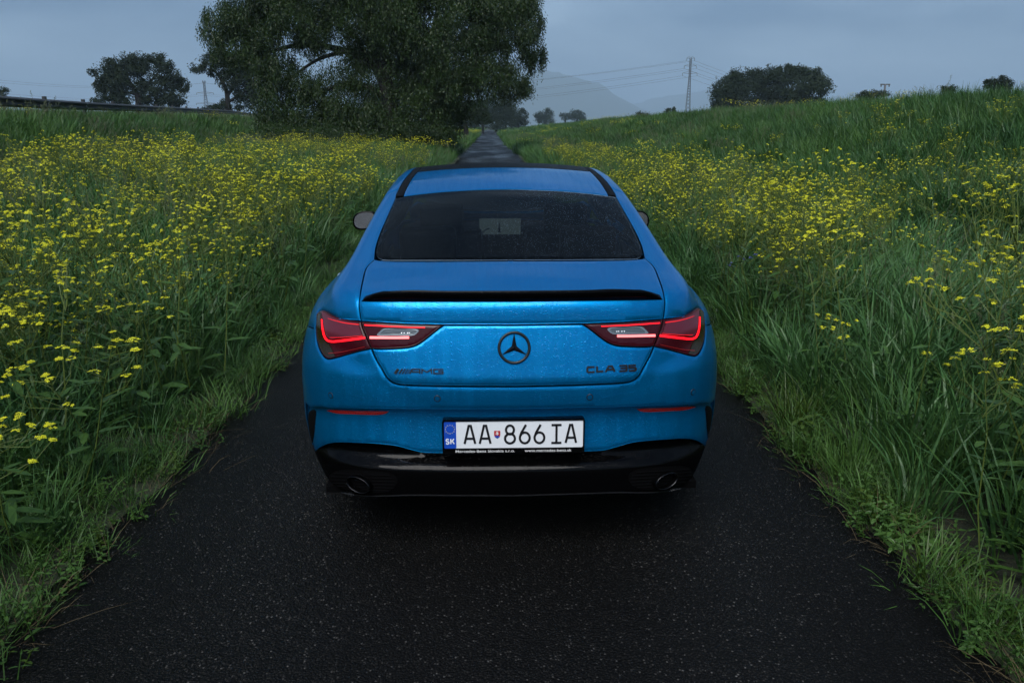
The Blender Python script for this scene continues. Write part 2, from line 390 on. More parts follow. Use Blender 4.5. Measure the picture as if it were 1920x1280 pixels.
def panel(name,O,axis,mat,parent=CAR,R=None,step=.014,gap=.0022,drop=.0026,bevel=.0032,rim=.014,off=0.0,both=False,**k):
    """a body panel: outline O (3-D points on the body) filled with a fine mesh that follows the body, rounded edge, rim going inwards"""
    ax=np.array(axis,float); ax/=np.linalg.norm(ax); up=np.array([0,0,1.]) if abs(ax[2])<.8 else np.array([0,1.,0])
    rx=np.cross(ax,up); rx/=np.linalg.norm(rx); uy=np.cross(rx,ax)
    D=np.asarray(O)-CEN; dep=D@ax
    q=np.stack([D@rx/dep,D@uy/dep],-1); dm=float(np.mean(dep))
    q=dedupe(q,.0022/dm)
    w=np.full(len(q),1/dm)
    L0=inset(q,w*gap); L1=inset(q,w*(gap+bevel))
    lo=L1.min(0); hi=L1.max(0); s=step/dm
    gx,gy=np.meshgrid(np.arange(lo[0],hi[0],s),np.arange(lo[1],hi[1],s*.87)); gx=gx+((np.arange(gx.shape[0])%2)*s*.5)[:,None]
    G=np.stack([gx.ravel(),gy.ravel()],-1); G=G[in_poly(G,L1)]; G=G[seg_dist(G,L1)>s*.45]
    n=len(q); allp=np.concatenate([L0,L1,G])
    ed=[(i,(i+1)%n) for i in range(n)]+[(n+i,n+(i+1)%n) for i in range(n)]
    r=delaunay_2d_cdt([Vector(p) for p in allp],ed,[],0,1e-7)
    V2=np.array([tuple(v) for v in r[0]]); T=[f for f in r[2] if len(f)==3]
    T=np.array(T); cen=V2[T].mean(1); T=T[in_poly(cen,L0)]
    Dv=ax+V2[:,:1]*rx+V2[:,1:]*uy
    P=lift(Dv,R,off); N=gradF(P,R)
    orig=r[3]; edge=np.array([any(o<n for o in oo) if len(oo) else False for oo in orig])
    P[edge]-=N[edge]*drop
    # rim
    idx={}
    for vi,oo in enumerate(orig):
        for o in oo:
            if o<n: idx[o]=vi
    loop=[idx[i] for i in range(n) if i in idx]
    base=len(P); Rm=P[loop]-N[loop]*rim
    V=np.concatenate([P,Rm]); A=np.cross(P[T[:,1]]-P[T[:,0]],P[T[:,2]]-P[T[:,0]])
    flip=(A*N[T[:,0]]).sum(1)<0; T[flip]=T[flip][:,::-1]
    faces=[tuple(t) for t in T]; m=len(loop)
    area=sum(q[i-1][0]*q[i][1]-q[i][0]*q[i-1][1] for i in range(n))
    for i in range(m):
        a,b=loop[i],loop[(i+1)%m]; c,d=base+i,base+(i+1)%m
        faces.append((a,c,d,b) if area>0 else (a,b,d,c))
    used=np.zeros(len(V),bool); used[np.unique(np.concatenate([np.array(f) for f in faces]))]=True
    mp=np.cumsum(used)-1; V=V[used]; faces=[tuple(mp[list(f)]) for f in faces]
    o=part(name,V,faces,mat,parent,**k)
    if both:
        V2_=V.copy(); V2_[:,0]*=-1
        o2=part(name,V2_,[f[::-1] for f in faces],mat,parent if not isinstance(both,bpy.types.Object) else both,**k)
        return o,o2
    return o
def px(pts,R=None,closed=True,off=0.0,step=1.6): return hit(smooth_path(pts,step,closed),R=R,off=off,n=160)[0]
def sym(half):
    """half outline running from the centre line out to the left and back to the centre line -> whole outline"""
    h=np.array(half); m=h[::-1].copy(); m[:,0]*=-1
    keep=np.abs(m[:,0])>1e-4
    return np.concatenate([h,m[keep]])
def ctr(P):
    P=np.array(P); P[0,0]=0; P[-1,0]=0; return P
def ribbon(name,path,width,mat,parent,off=.0015,R=None,mirror_to=None,thick=.0025):
    p=smooth_path(path,2.0,False); w=np.asarray(width,float); w=np.interp(np.linspace(0,1,len(p)),np.linspace(0,1,w.size),w) if w.size>1 else np.full(len(p),float(w))
    t=np.gradient(p,axis=0); t/=np.linalg.norm(t,axis=1,keepdims=True); nn=np.stack([-t[:,1],t[:,0]],-1)
    A=hit(p+nn*w[:,None]/2,R=R,n=160)[0]; B=hit(p-nn*w[:,None]/2,R=R,n=160)[0]
    NA=gradF(A,R); NB=gradF(B,R); n=len(p)
    V=np.concatenate([A+NA*off,B+NB*off,A-NA*thick,B-NB*thick]); f=[]
    for i in range(n-1): f+= [(i,i+1,n+i+1,n+i),(2*n+i,2*n+i+1,i+1,i),(n+i,n+i+1,3*n+i+1,3*n+i)]
    f+=[(0,n,3*n,2*n),(n-1,3*n-1,4*n-1,2*n-1)]
    o=part(name,V,f,mat,parent,smooth=False)
    if mirror_to is not None:
        V=V.copy(); V[:,0]*=-1; part(name,V,[q[::-1] for q in f],mat,mirror_to,smooth=False)
    return o
# ---------------- outlines shared by neighbours
SEAM_UP=[(702,486,1),(689.7,497.8),(685,505.6),(681,521),(676.4,543),(673.8,562),(673.3,572.8),(674.8,588),(677,602,1)]
SEAM_LAMP=[(677,602,1),(680,614),(686.5,630),(696,653,1)]
SEAM_LOW=[(696,653,1),(705.6,673.8),(715.8,691),(723,704),(730.4,713),(742,719),(759.6,721.6),(803,723),(850,724),(964,724.6,1)]
LINE=[(677,602,1),(715.8,604.5),(759.6,607),(803,608.2),(832.5,608.8,1)]
def P_(seq,**k): return px(seq,closed=False,**k)
# trunk lid, upper part
top_edge=[(964,488.3,1),(900,488.8),(740,489),(716,487.6),(702,486,1)]
half=np.concatenate([P_(top_edge),P_(SEAM_UP)[1:],P_(LINE)[1:],P_([(832.5,608.8,1),(964,608.8,1)])[1:]])
TRUNK=panel('trunk_lid',sym(ctr(half)),(0,-1,.25),CM['paint'],step=.013)
half=np.concatenate([P_([(964,608.8,1),(832.5,608.8,1)]),P_([(832.5,608.8,1),(825,613.5),(810.6,624.5),(796,636.2),(781.5,645.6),(766.9,650.3),(745,652.4),(715.8,653.5),(696,653,1)])[1:],P_(SEAM_LOW)[1:]])
FACE=panel('trunk_face',sym(ctr(half)),(0,-1,.08),CM['paint'],step=.011,gap=.0034)
# inner and outer tail lamps
inner=np.concatenate([P_(LINE),P_([(832.5,608.8,1),(825,613.5),(810.6,624.5),(796,636.2),(781.5,645.6),(766.9,650.3),(745,652.4),(715.8,653.5),(696,653,1)])[1:],P_(SEAM_LAMP[::-1])[1:-1]])
IL,IR=panel('inner_tail_lamp',inner,(-.25,-1,.15),CM['lens'],step=.010,both=True)
OUTER=[(592.6,590,1),(596,584.5),(600.5,581.6),(606.5,580.2),(612,582.8),(624,590),(640,595.9),(657.5,599.4),(677,602,1)]
OUTER2=[(696,653,1),(672,658.2),(643,666.2),(625.4,671),(615.2,672.4),(609.4,670.3),(602.8,662),(596.3,647.5),(592.6,630),(591.6,608),(592.6,590,1)]
outer=np.concatenate([P_(OUTER),P_(SEAM_LAMP)[1:],P_(OUTER2)[1:-1]])
OL,OR=panel('outer_tail_lamp',outer,(-.5,-1,.12),CM['lens'],step=.010,both=True)
a,b=panel('lamp_facet',px([(603,584,1),(607,583),(622,592),(640,598.5),(671,604.5,1),(676.5,618),(680,628,1),(640,632.5),(620,635),(613,630),(608.5,617),(606,600)]),(-.5,-1,.12),CM['lens2'],parent=OL,both=OR,step=.010,off=.0006,drop=.0,rim=.001,gap=.001)  # facet coloured as if mirroring the pale sky
a,b=panel('amber_edge',px([(594.6,592,1),(599,586),(602,586.5),(601.5,598),(603,616),(606.5,632),(613,641),(618,645),(630,668.5,1),(616,669.8),(610.5,667.5),(604.5,660),(598.3,646.5),(594.8,629),(593.9,608)]),(-.6,-1,.12),CM['amber'],parent=OL,both=OR,step=.010,off=.0006,drop=.0,rim=.001,gap=.001)
ribbon('light_guide',[(603.5,598.6),(605,615.4),(608.6,630),(613.7,637.5),(622,640),(643,638.2),(665,635.5),(684.5,633)],[1.8,2.4,3.4,4.2,4.4,4.4,4.2],CM['led'],OL,mirror_to=OR,off=.002)
ribbon('light_guide',[(615,596.8),(628.3,601),(648.7,605.6),(673.5,608.4)],[.8,1.6,1.9],CM['leddim'],OL,mirror_to=OR)
ribbon('light_guide',[(619,632.6),(640,632.4),(660,631),(680.5,629)],[1.0],CM['leddim'],OL,mirror_to=OR)
ribbon('light_guide',[(616,662.4),(640,659.8),(660,655.6),(684,650)],[.9],CM['ledfaint'],OL,mirror_to=OR)
ribbon('light_guide',[(693.4,632.7),(720,632.9),(745,633),(767,632.7)],[4.6],CM['ledhot'],IL,mirror_to=IR,off=.002)
ribbon('light_guide',[(684,609.2),(720,611.2),(760,613),(797,613.9)],[2.0,1.9,1.5],CM['led'],IL,mirror_to=IR)
rv=[(706.5,627.6),(711,622),(718,616),(724,615),(755,615.6),(783,616.8),(785.6,619.4),(778,627.4),(771.5,629),(740,629),(709.5,629)]
A_,B_=panel('reverse_lamp',px(rv),(-.3,-1,.15),CM['clear_rim'],parent=IL,both=IR,step=.008,off=.0012,drop=.001,rim=.002,gap=.0)
rv2=[(712,626.6),(716,622.4),(722,618),(780,619.2),(781,620.2),(775.5,625.6),(771,626.8),(740,626.8)]
panel('lens_insert',px(rv2),(-.3,-1,.15),CM['clear'],parent=A_,both=B_,step=.008,off=.0018,drop=.0005,rim=.001,gap=.0)
for q in(753.5,758.5,764.5,768):
    panel('bulb',px([(q-2,623.6),(q,622.2),(q+2,622.4),(q+1.6,624),(q-.6,625)]),(-.3,-1,.15),CM['bulb'],parent=A_,both=B_,step=.004,off=.0024,drop=.0,rim=.0006,gap=.0)
# rear window
gl=[(964,488.3,1),(900,488.8),(740,489),(722.5,488.8),(712,486.8),(705.5,481.5),(703,474),(704.4,463.4),(708.4,449.4),(714,434),(726.7,405),(737,382),(741.7,371,1),(755.8,368.6),(789,364.2),(830.8,360),(872.5,357.3),(914,355.6),(950,355,1)]
g3=P_(gl); 
REARWIN=panel('rear_window',sym(ctr(g3)),(0,-1,.42),CM['glass'],step=.016,gap=.003)
# roof: blue rear strip, black panels
ga=P_([(950,355,1),(914,355.6),(872.5,357.3),(830.8,360),(789,364.2),(755.8,368.6,1)])
xs=np.linspace(0,1,14)
edge_in=on_top(np.stack([-.517+.018*xs,1.281+.62*xs],-1))
cross=on_top(np.stack([np.linspace(-.499,0,30),1.901+.0*np.linspace(-.499,0,30)+.012*(1-(np.linspace(-.499,0,30)/.499)**2)-.012],-1))
panel('roof_panel',sym(ctr(np.concatenate([ga,edge_in[1:],cross[1:]]))),(0,-.25,1),CM['paint'],step=.02)
yy=np.linspace(1.901,2.98,30)
fr=on_top(np.stack([np.linspace(-.515,0,24),2.98+.10*(1-(np.linspace(-.515,0,24)/.515)**2)],-1))
inn=on_top(np.stack([-.499-.016*(yy-1.9)/1.08,yy],-1))
panel('glass_roof',sym(ctr(np.concatenate([cross[::-1],inn[1:],fr[1:]]))),(0,.1,1),CM['roofblack'],step=.03)
x0=np.linspace(0,1,40); yl=1.278+1.70*x0
inner_e=np.stack([np.where(yl<1.901,-.517+.018*(yl-1.281)/.62,-.499-.016*(yl-1.9)/1.08),yl],-1)
outer_e=inner_e.copy(); outer_e[:,0]-=.040
panel('roof_strip',np.concatenate([on_top(inner_e),on_top(outer_e[::-1])]),(-.3,.05,1),CM['matte'],step=.02,gap=.002,both=True)
# quarter panels, doors, wings
strip_out=on_top(outer_e)
ARC=.372
def arch(yc,a0,a1,n=26): 
    t=np.radians(np.linspace(a0,a1,n)); return np.stack([yc+ARC*np.cos(t),.335+ARC*np.sin(t)],-1)
RW,FW=1.0,3.73
k0=int(np.argmin(abs(strip_out[:,1]-1.40)))
lamp_left=P_(OUTER)[::-1]
seam_b=on_side(np.array([(.29,.885),(.40,.865),(.52,.84),(.60,.80)]))
jamb=on_side(np.array([(1.36,1.30),(1.28,1.24),(1.16,1.17),(1.04,1.125),(1.02,1.08),(1.08,1.045),(1.20,1.02),(1.30,.99),(1.37,.93),(1.40,.82),(1.38,.66),(1.365,.55),(1.36,.47)]))
jamb=on_side(smooth_path([tuple(p[1:]) for p in jamb],.02,False))
arc=on_side(arch(RW,20,150))
qp=np.concatenate([P_(SEAM_UP[::-1]),P_([(702,486,1),(703,474),(704.4,463.4),(708.4,449.4),(714,434),(726.7,405),(737,382),(741.7,371,1)])[1:],strip_out[1:k0+1],jamb,arc,seam_b[::-1][:1],seam_b[::-1][1:],lamp_left])
panel('quarter_panel',qp,(-.95,-.62,.12),CM['paint'],step=.017,both=True)
# bumper, whole upper skin
ledge=[(581,764,1),(598,763),(614,765),(731,767),(810,767.6),(964,768,1)]
lampo=P_(OUTER2)      # lower lamp edge from the seam to the outer corner
kk=int(np.argmin(np.linalg.norm(lampo-seam_b[0],axis=1)))
bump_half=np.concatenate([P_(SEAM_LOW[::-1]),lampo[1:],seam_b,on_side(arch(RW,150,170,8)),on_side(np.array([(.62,.50),(.55,.52)])),P_(ledge)])
bump_half[0,0]=0; bump_half[-1,0]=0
BUMP=panel('bumper',sym(bump_half),(0,-1,.02),CM['paint'],step=.013,rim=.05,gap=.0026)
# recessed lower part of the bumper
low=[(964,851,1),(831,850),(793,848.8),(778.7,846),(758,840.4),(737,835.6),(716,833.2),(674.6,830.8),(633,830),(614,832.6),(597.5,840),(588,848.5,1)]
rec_low=px(low,R=RECESS,closed=False)
rec_up=px([(581,800,1),(577.5,775),(583,757,1),(598,755),(614,756),(731,757),(964,757.5,1)],R=RECESS,closed=False)
rh=np.concatenate([rec_low,rec_up]); rh[0,0]=0; rh[-1,0]=0
REC=panel('bumper_recess',sym(rh),(0,-1,-.05),CM['paint'],R=RECESS,step=.013)
panel('side_vent',px([(579,771),(583,766.5),(590,766),(593.4,771),(592.4,788),(589.4,817),(586.4,830),(582,820),(578.5,793)],R=RECESS),(-.8,-1,-.05),CM['matte'],R=RECESS,off=.002,drop=.004,step=.012,both=True)
RL,RR=panel('reflector',px([(612,768.6),(617,767),(664,768.2),(726.7,769.2),(731,770),(724.6,775),(714,777.4),(664,776.8),(628.7,774.6)],R=RECESS),(-.5,-1,-.05),CM['refl'],R=RECESS,off=.004,drop=.002,step=.010,both=True)
# diffuser
dl=px([(964,929.5,1),(850,929),(760,928.4),(720,930),(690,929.6),(650,925),(626,916),(612,902),(603,879),(588,847.5,1)],R=DIFFU,closed=False)
dt=px([(588,847.5,1),(597.5,838.5),(614,831.4),(633,828.8),(674.6,829.4),(716,831.8),(737,834.2),(758,839),(778.7,844.6),(793,847.2),(831,848.6),(964,849.6,1)],R=DIFFU,closed=False)
dh=np.concatenate([dl,dt[1:]]); dh[0,0]=0; dh[-1,0]=0
DIF=panel('diffuser',sym(dh),(0,-1,-.1),CM['black'],R=DIFFU,step=.009,rim=.05)
m_lip=simple('lip_highlight_grey',(.014,.015,.017),.4,.3)  # lighter grey strip, painted highlight along the diffuser's lower lip
ribbon('diffuser_lip_highlight',[(640,922.5),(665,926.6),(690,928.8),(720,929.2),(760,927.8),(850,928.3),(968,928.8)],[.8],m_lip,DIF,R=DIFFU,off=.003,mirror_to=DIF)
# exhaust surrounds with slats and oval tips
def oval_frame(cu,cv):
    C=hit(np.array([[cu,cv]]),R=DIFFU)[0][0]; N=gradF(C[None],DIFFU)[0]; N[2]*=.2; N/=np.linalg.norm(N)
    X=np.cross([0,0,1.],N); X/=np.linalg.norm(X); Z=np.cross(N,X); return C,N,X,Z
ov=[(616,896),(622,886),(640,880.5),(670,880),(705,882.5),(735,887),(745,897),(742,910),(728,920),(700,923),(668,920.5),(640,915),(622,907)]
EL,ER=panel('exhaust_surround',px(ov,R=DIFFU),(-.45,-1,-.12),CM['dark'],R=DIFFU,off=.0012,drop=.0012,rim=.003,gap=0,step=.012,both=True)
for v,u0,u1 in((888,628,730),(894,622,738),(900,621,741),(906,625,741),(912,634,738),(917,652,728)):
    ribbon('slat',[(u0,v-1.5),((u0+u1)/2,v+.5),(u1,v+2.0)],[1.2],CM['matte'],EL,mirror_to=ER,R=DIFFU,off=.004,thick=.001)
C,N,X,Z=oval_frame(677,904)
ca,sa=math.cos(math.radians(-10)),math.sin(math.radians(-10))
def exhaust():
    rings=[]
    for (t,s) in((-.03,1.0),(.020,1.0),(.0245,.985),(.0255,.95),(.0245,.91),(.018,.885),(-.06,.86)):
        for k in range(40):
            g=2*math.pi*k/40; x,z=.053*s*math.cos(g),.033*s*math.sin(g)
            x,z=x*ca-z*sa,x*sa+z*ca
            rings.append(C+X*x+Z*z+N*t)
    f=[(i*40+k,i*40+(k+1)%40,(i+1)*40+(k+1)%40,(i+1)*40+k) for i in range(6) for k in range(40)]
    return np.array(rings),f
V,f=exhaust()
for sgn in(1,-1):
    W=V.copy(); W[:,0]*=sgn
    e=part('exhaust_tip',W,f if sgn>0 else [q[::-1] for q in f],CM['chrome'],CAR)
    inn_=W[240:280]; part('pipe_bore',inn_*1.0,[tuple(range(40))],CM['dark'],e)
# parking sensors
for u,v in((620,741),(820,747)):
    C,_=hit(np.array([[u,v]])); C=C[0]; N=gradF(C[None])[0]; X=np.cross([0,0,1.],N); X/=np.linalg.norm(X); Z=np.cross(N,X)
    for sgn in(1,-1):
        vv=[];ff=[];pr=((.0128,-.001),(.0126,.0012),(.0094,.0012),(.0090,-.001))
        for r,t in pr:
            for k in range(24):
                g=2*math.pi*k/24; p=C+X*r*math.cos(g)+Z*r*math.sin(g)+N*t; vv.append((p[0]*sgn,p[1],p[2]))
        for i in range(3):
            for k in range(24):
                q=(i*24+k,i*24+(k+1)%24,(i+1)*24+(k+1)%24,(i+1)*24+k); ff.append(q if sgn<0 else q[::-1])
        s=part('parking_sensor',vv,ff,CM['plate_black'],BUMP)
        cap=[]
        for k in range(24):
            g=2*math.pi*k/24; p=C+X*.0094*math.cos(g)+Z*.0094*math.sin(g)+N*.0022; cap.append((p[0]*sgn,p[1],p[2]))
        p=C+N*.003; cap.append((p[0]*sgn,p[1],p[2]))
        part('sensor_cap',cap,[(k,(k+1)%24,24) if sgn<0 else ((k+1)%24,k,24) for k in range(24)],CM['paint'],s)
# tow-eye cover on the diffuser
ribbon('tow_cover',[(1191.5,846),(1191.5,856),(1194,858.5),(1206,858),(1216,857),(1217,854),(1217,845)],[1.0],CM['matte'],DIF,R=DIFFU,off=.0006,thick=.0005)
# ---------------- spoiler
def spoiler():
    up=[(678,563.4),(688,556.4),(699,551.3),(714.7,548),(738,546.3),(769.4,545),(792.8,545),(808,546),(847.5,546.4),(910,546.3),(964,546.2)]
    lo=[(678,564.6),(690,565),(705,565.2),(724,565.3),(750,565.3),(790,565.4),(830,565.4),(870,565.5),(920,565.5),(964,565.6)]
    n=60
    def res(p):
        p=np.array(p,float); q=np.linspace(678,964,n); q=678+(q-678)**1.0
        return np.stack([q,np.interp(q,p[:,0],p[:,1])],-1)
    U,L=res(up),res(lo)
    ker=np.ones(5)/5; U[:,1]=np.convolve(np.pad(U[:,1],2,mode='edge'),ker,'valid')
    B=hit(L)[0]; NB=gradF(B)
    t=np.linspace(0,1,n); fade=np.clip(t/.12,0,1)
    # upper edge hangs back over the trunk face
    ytop=B[:,1]-.020*fade
    d=pix_rays(U); s=(ytop-CAM_LOCAL[1])/d[:,1]; T=CAM_LOCAL+d*s[:,None]
    T[0]=B[0]+[0,0,.001]
    Fr=on_top(np.stack([B[:,0]*.985,B[:,1]+.012+.045*fade],-1)); Fr[:,2]+=.0005
    mid=(T+Fr)/2; mid[:,2]+=.001*fade
    B2=B.copy(); B2[:,1]-=.002; 
    lip=T.copy(); lip[:,1]-=.000; T2=T.copy(); T2[:,1]+=.006; T2[:,2]+=.0012*fade
    Bi=B.copy(); Bi[:,1]+=.012
    rows=[Bi,B2,(B2*.5+T*.5)+np.array([0,.004,0])*fade[:,None],T,T2,mid,Fr]
    V=[];
    for r in rows:
        r=r.copy(); r[-1,0]=0; m=r[::-1][1:].copy(); m[:,0]*=-1; V.append(np.concatenate([r,m]))
    c=len(V[0]); f=[(i*c+k,i*c+k+1,(i+1)*c+k+1,(i+1)*c+k) for i in range(len(rows)-1) for k in range(c-1)]
    return np.concatenate(V),f
V,f=spoiler(); part('spoiler',V,f,CM['black'],CAR,smooth=True)
# ---------------- emblem, lettering
def frame_at(u,v,R=None):
    C=hit(np.array([[u,v]]),R=R)[0][0]; N=gradF(C[None],R)[0]; X=np.cross([0,0,1.],N); X/=np.linalg.norm(X); X=-X if X[0]<0 else X; Z=np.cross(X,-N); 
    if Z[2]<0: Z=-Z
    return C,N,X,Z
C,N,X,Z=frame_at(964,651.5)
def torus(Rr,r,n=56,m=12,sq=1.0):
    v=[];f=[]
    for i in range(n):
        a=2*math.pi*i/n; e=X*math.cos(a)+Z*math.sin(a)
        for j in range(m):
            b=2*math.pi*j/m; v.append(C+e*(Rr+r*math.cos(b))+N*(.004+r*sq*math.sin(b)))
    for i in range(n):
        for j in range(m): f.append((i*m+j,((i+1)%n)*m+j,((i+1)%n)*m+(j+1)%m,i*m+(j+1)%m))
    return v,f
v,f=torus(.0550,.0052,sq=1.2); EMB=part('star_emblem',v,f,CM['badge'],FACE)
v=[C+N*.0125]; f=[]
for k in range(3):
    a=math.pi/2+k*2*math.pi/3; v.append(C+(X*math.cos(a)+Z*math.sin(a))*.0535+N*.006)
    a2=a+math.pi/3; v.append(C+(X*math.cos(a2)+Z*math.sin(a2))*.0105+N*.002)
n6=len(v)
for k in range(6): f.append((0,1+k,1+(k+1)%6))
part('emblem_star',v,f,CM['badge'],EMB,smooth=False)
def strokes_mesh(strokes,w,h0=.0,h1=.0035,surf=None,bev=.0008):
    """flat raised strokes; surf maps (x,y,height) to 3-D"""
    V=[];Fc=[]
    for st in strokes:
        ww=w
        if isinstance(st,tuple) and isinstance(st[0],(int,float)) and not hasattr(st[1],'__len__') is False and isinstance(st[1],list): ww,st=st
        p=np.array(st,float); n=len(p); closed=n>2 and np.allclose(p[0],p[-1])
        e=np.diff(p,axis=0); e/=np.maximum(np.linalg.norm(e,axis=1,keepdims=True),1e-9)
        Ls=[];Rs=[]
        for i in range(n):
            if closed: a=e[(i-1)%(n-1)]; b=e[i%(n-1)]
            else: a=e[max(i-1,0)]; b=e[min(i,n-2)]
            na=np.array([-a[1],a[0]]); nb=np.array([-b[1],b[0]]); m=na+nb; k=max((m@m)/2,.45); m=m/k
            Ls.append(p[i]+m*ww/2); Rs.append(p[i]-m*ww/2)
        o=len(V)
        for i in range(n):
            dirn=(Ls[i]-Rs[i]); dirn=dirn/max(np.linalg.norm(dirn),1e-9)*bev
            for (q,hh) in((Ls[i],h0),(Ls[i]-dirn*0,h1-bev),(Ls[i]-dirn,h1),(Rs[i]+dirn,h1),(Rs[i]+dirn*0,h1-bev),(Rs[i],h0)): V.append(surf(q[0],q[1],hh))
        for i in range(n-1):
            for k in range(5): Fc.append((o+i*6+k,o+(i+1)*6+k,o+(i+1)*6+k+1,o+i*6+k+1))
        if not closed: Fc.append(tuple(o+k for k in range(6))[::-1]); Fc.append(tuple(o+(n-1)*6+k for k in range(6)))
    return V,Fc
def arcp(cx,cy,rx,ry,a0,a1,n=14): return [(cx+rx*math.cos(math.radians(a0+(a1-a0)*i/n)),cy+ry*math.sin(math.radians(a0+(a1-a0)*i/n))) for i in range(n+1)]
def badge_surf(u0,v0,u1,v1):
    """maps letter space (pixels on the trunk face) to raised points on the body"""
    def s(x,y,h):
        P=hit(np.array([[x,y]]),n=90,t0=2.2,t1=4.2)[0][0]; return P+gradF(P[None])[0]*h
    return s
def badge(name,items,w):
    S=badge_surf(0,0,0,0)
    for st in items:
        V,Fc=strokes_mesh(st if isinstance(st,list) else [st],w,-.001,.0045,S,bev=.5/1.0*0+.0)
        part(name,V,Fc,CM['badge'],FACE,smooth=False)
# AMG: slanted bars then letters, coordinates in photo pixels
bars=[]
for xb,wd in((738.0,5.6),(747.2,3.0),(753.2,2.4),(758.6,1.9),(763.2,1.4)):
    bars.append((wd,[(xb+wd/2,700.2),(xb+wd/2+6.2,691.2)]))
S=badge_surf(0,0,0,0)
for wd,st in bars:
    V,Fc=strokes_mesh([st],wd*.82,-.001,.0045,S,bev=0.0); part('badge_bar',V,Fc,CM['badge'],FACE,smooth=False)
A1=[[(768.2,700.2),(773.8,691.6),(774.6,691.9),(787.2,691.9),(787.2,700.2)],[(772.6,696.8),(787.2,696.8)]]
M1=[[(791.4,700.2),(791.4,692.2),(800.8,697.4),(809.0,692.0),(809.0,700.2)]]
G1=[[(831.6,692.2),(813.6,692.2),(813.6,699.8),(830.6,699.8),(830.6,696.0),(821.4,696.0)]]
for L in(A1,M1,G1):
    V,Fc=strokes_mesh(L,2.15,-.001,.0045,S,bev=0.0); part('badge_letter',V,Fc,CM['badge'],FACE,smooth=False)
Cc=[[(1114.2,687.6),(1102.5,688.2),(1100.9,690.4),(1101.2,696.4),(1103.0,697.6),(1114.4,696.8)]]
Ll=[[(1119.2,686.4),(1119.4,696.6),(1131.0,695.6)]]
Aa=[[(1135.2,697.2),(1141.0,686.4),(1147.2,686.2),(1152.4,696.2)],[(1139.4,692.6),(1149.6,692.2)]]
T3=[[(1161.2,685.6),(1173.6,684.8),(1174.6,686.4),(1174.6,693.6),(1172.8,695.0),(1161.4,695.4)],[(1163.0,690.4),(1174.2,689.8)]]
F5=[[(1191.6,684.4),(1179.4,684.8),(1179.6,689.2),(1190.0,688.8),(1191.8,690.2),(1191.4,693.4),(1189.8,694.4),(1178.8,694.6)]]
for L in(Cc,Ll,Aa,T3,F5):
    V,Fc=strokes_mesh(L,3.3,-.001,.0045,S,bev=0.0); part('badge_letter',V,Fc,CM['badge'],FACE,smooth=False)
# ---------------- number plate
pc=hit(np.array([[964.2,813.0]]),R=RECESS)[0][0]
tilt=math.radians(3)
PX=np.array([1,0,0.]); PZ=np.array([0,math.sin(tilt),math.cos(tilt)]); PN=np.array([0,-math.cos(tilt),math.sin(tilt)])
PO=np.array([0.0,pc[1]-.020,pc[2]])
def ps(x,y,h): return PO+PX*x+PZ*y+PN*h
def rrect(w,h,r,n=6,cx=0,cy=0):
    out=[]
    for sx,sy,a in((1,1,0),(-1,1,90),(-1,-1,180),(1,-1,270)):
        for i in range(n+1):
            g=math.radians(a+90*i/n); out.append((cx+sx*(w/2-r)+r*math.cos(g),cy+sy*(h/2-r)+r*math.sin(g)))
    return out
def slab(out,h0,h1,bev=.0):
    n=len(out); c=np.mean(out,0); V=[];
    for q in out: V.append(ps(q[0],q[1],h0))
    for q in out: V.append(ps(q[0],q[1],h1-bev))
    for q in out:
        d=np.array(q)-c; d/=np.linalg.norm(d); V.append(ps(q[0]-d[0]*bev,q[1]-d[1]*bev,h1))
    f=[(i,(i+1)%n,n+(i+1)%n,n+i) for i in range(n)]+[(n+i,n+(i+1)%n,2*n+(i+1)%n,2*n+i) for i in range(n)]+[tuple(2*n+i for i in range(n)),tuple(range(n))[::-1]]
    return V,f
fw,fh=.5330,.1340
V,f=slab(rrect(fw,fh,.010),-.03,.006,.002); FRM=part('plate_frame',V,f,CM['black'],CAR,smooth=False)
# raised frame lip round the plate
cyp=.0085
def lip(w,h,r,wd,h0,h1):
    a=rrect(w,h,r,6,0,cyp); b=rrect(w-2*wd,h-2*wd,max(r-wd,.001),6,0,cyp); n=len(a)
    V=[ps(*q,h0) for q in a]+[ps(*q,h1) for q in a]+[ps(*q,h1) for q in b]+[ps(*q,h0) for q in b]
    f=[(k*n+i,k*n+(i+1)%n,(k+1)*n+(i+1)%n,(k+1)*n+i) for k in range(3) for i in range(n)]; return V,f
V,f=lip(.5285,.1145,.009,.0045,.005,.0105); part('frame_lip',V,f,CM['black'],FRM,smooth=False)
V,f=slab(rrect(.520,.1055,.006,6,0,cyp),.004,.0075,.0006); PLT=part('number_plate',V,f,CM['plate'],CAR,smooth=False)
V,f=slab(rrect(.0455,.1045,.004,5,-.2370,cyp),.0070,.0082,.0); part('country_band',V,f,CM['plate_blue'],PLT,smooth=False)
for k in range(12):
    a=math.radians(30*k); cx,cy=-.2370+.0168*math.sin(a),cyp+.0225+.0168*math.cos(a)
    st=[]
    for j in range(10):
        r=.0024 if j%2==0 else .0011; g=math.pi/2+j*math.pi/5; st.append((cx+r*math.cos(g),cy+r*math.sin(g)))
    part('band_star',[ps(*q,.0087) for q in st],[tuple(range(10))],CM['plate_gold'],PLT,smooth=False)
def plate_char(st,x0,wd,hh,y0,w,mat='plate_black',name='plate_character',h1=.0092):
    """strokes on a 0..1 box"""
    S2=[[(x0+q[0]*wd,y0+q[1]*hh) for q in s_] for s_ in st]
    V,Fc=strokes_mesh(S2,w,.0070,h1,ps,bev=0.0); return part(name,V,Fc,CM[mat],PLT,smooth=False)
A_c=[[(0,0),(.40,1.0),(.60,1.0),(1,0)],[(.14,.285),(.86,.285)]]
E8=[arcp(.5,.755,.40,.245,-90,270,24),arcp(.5,.27,.5,.27,-90,270,24)]
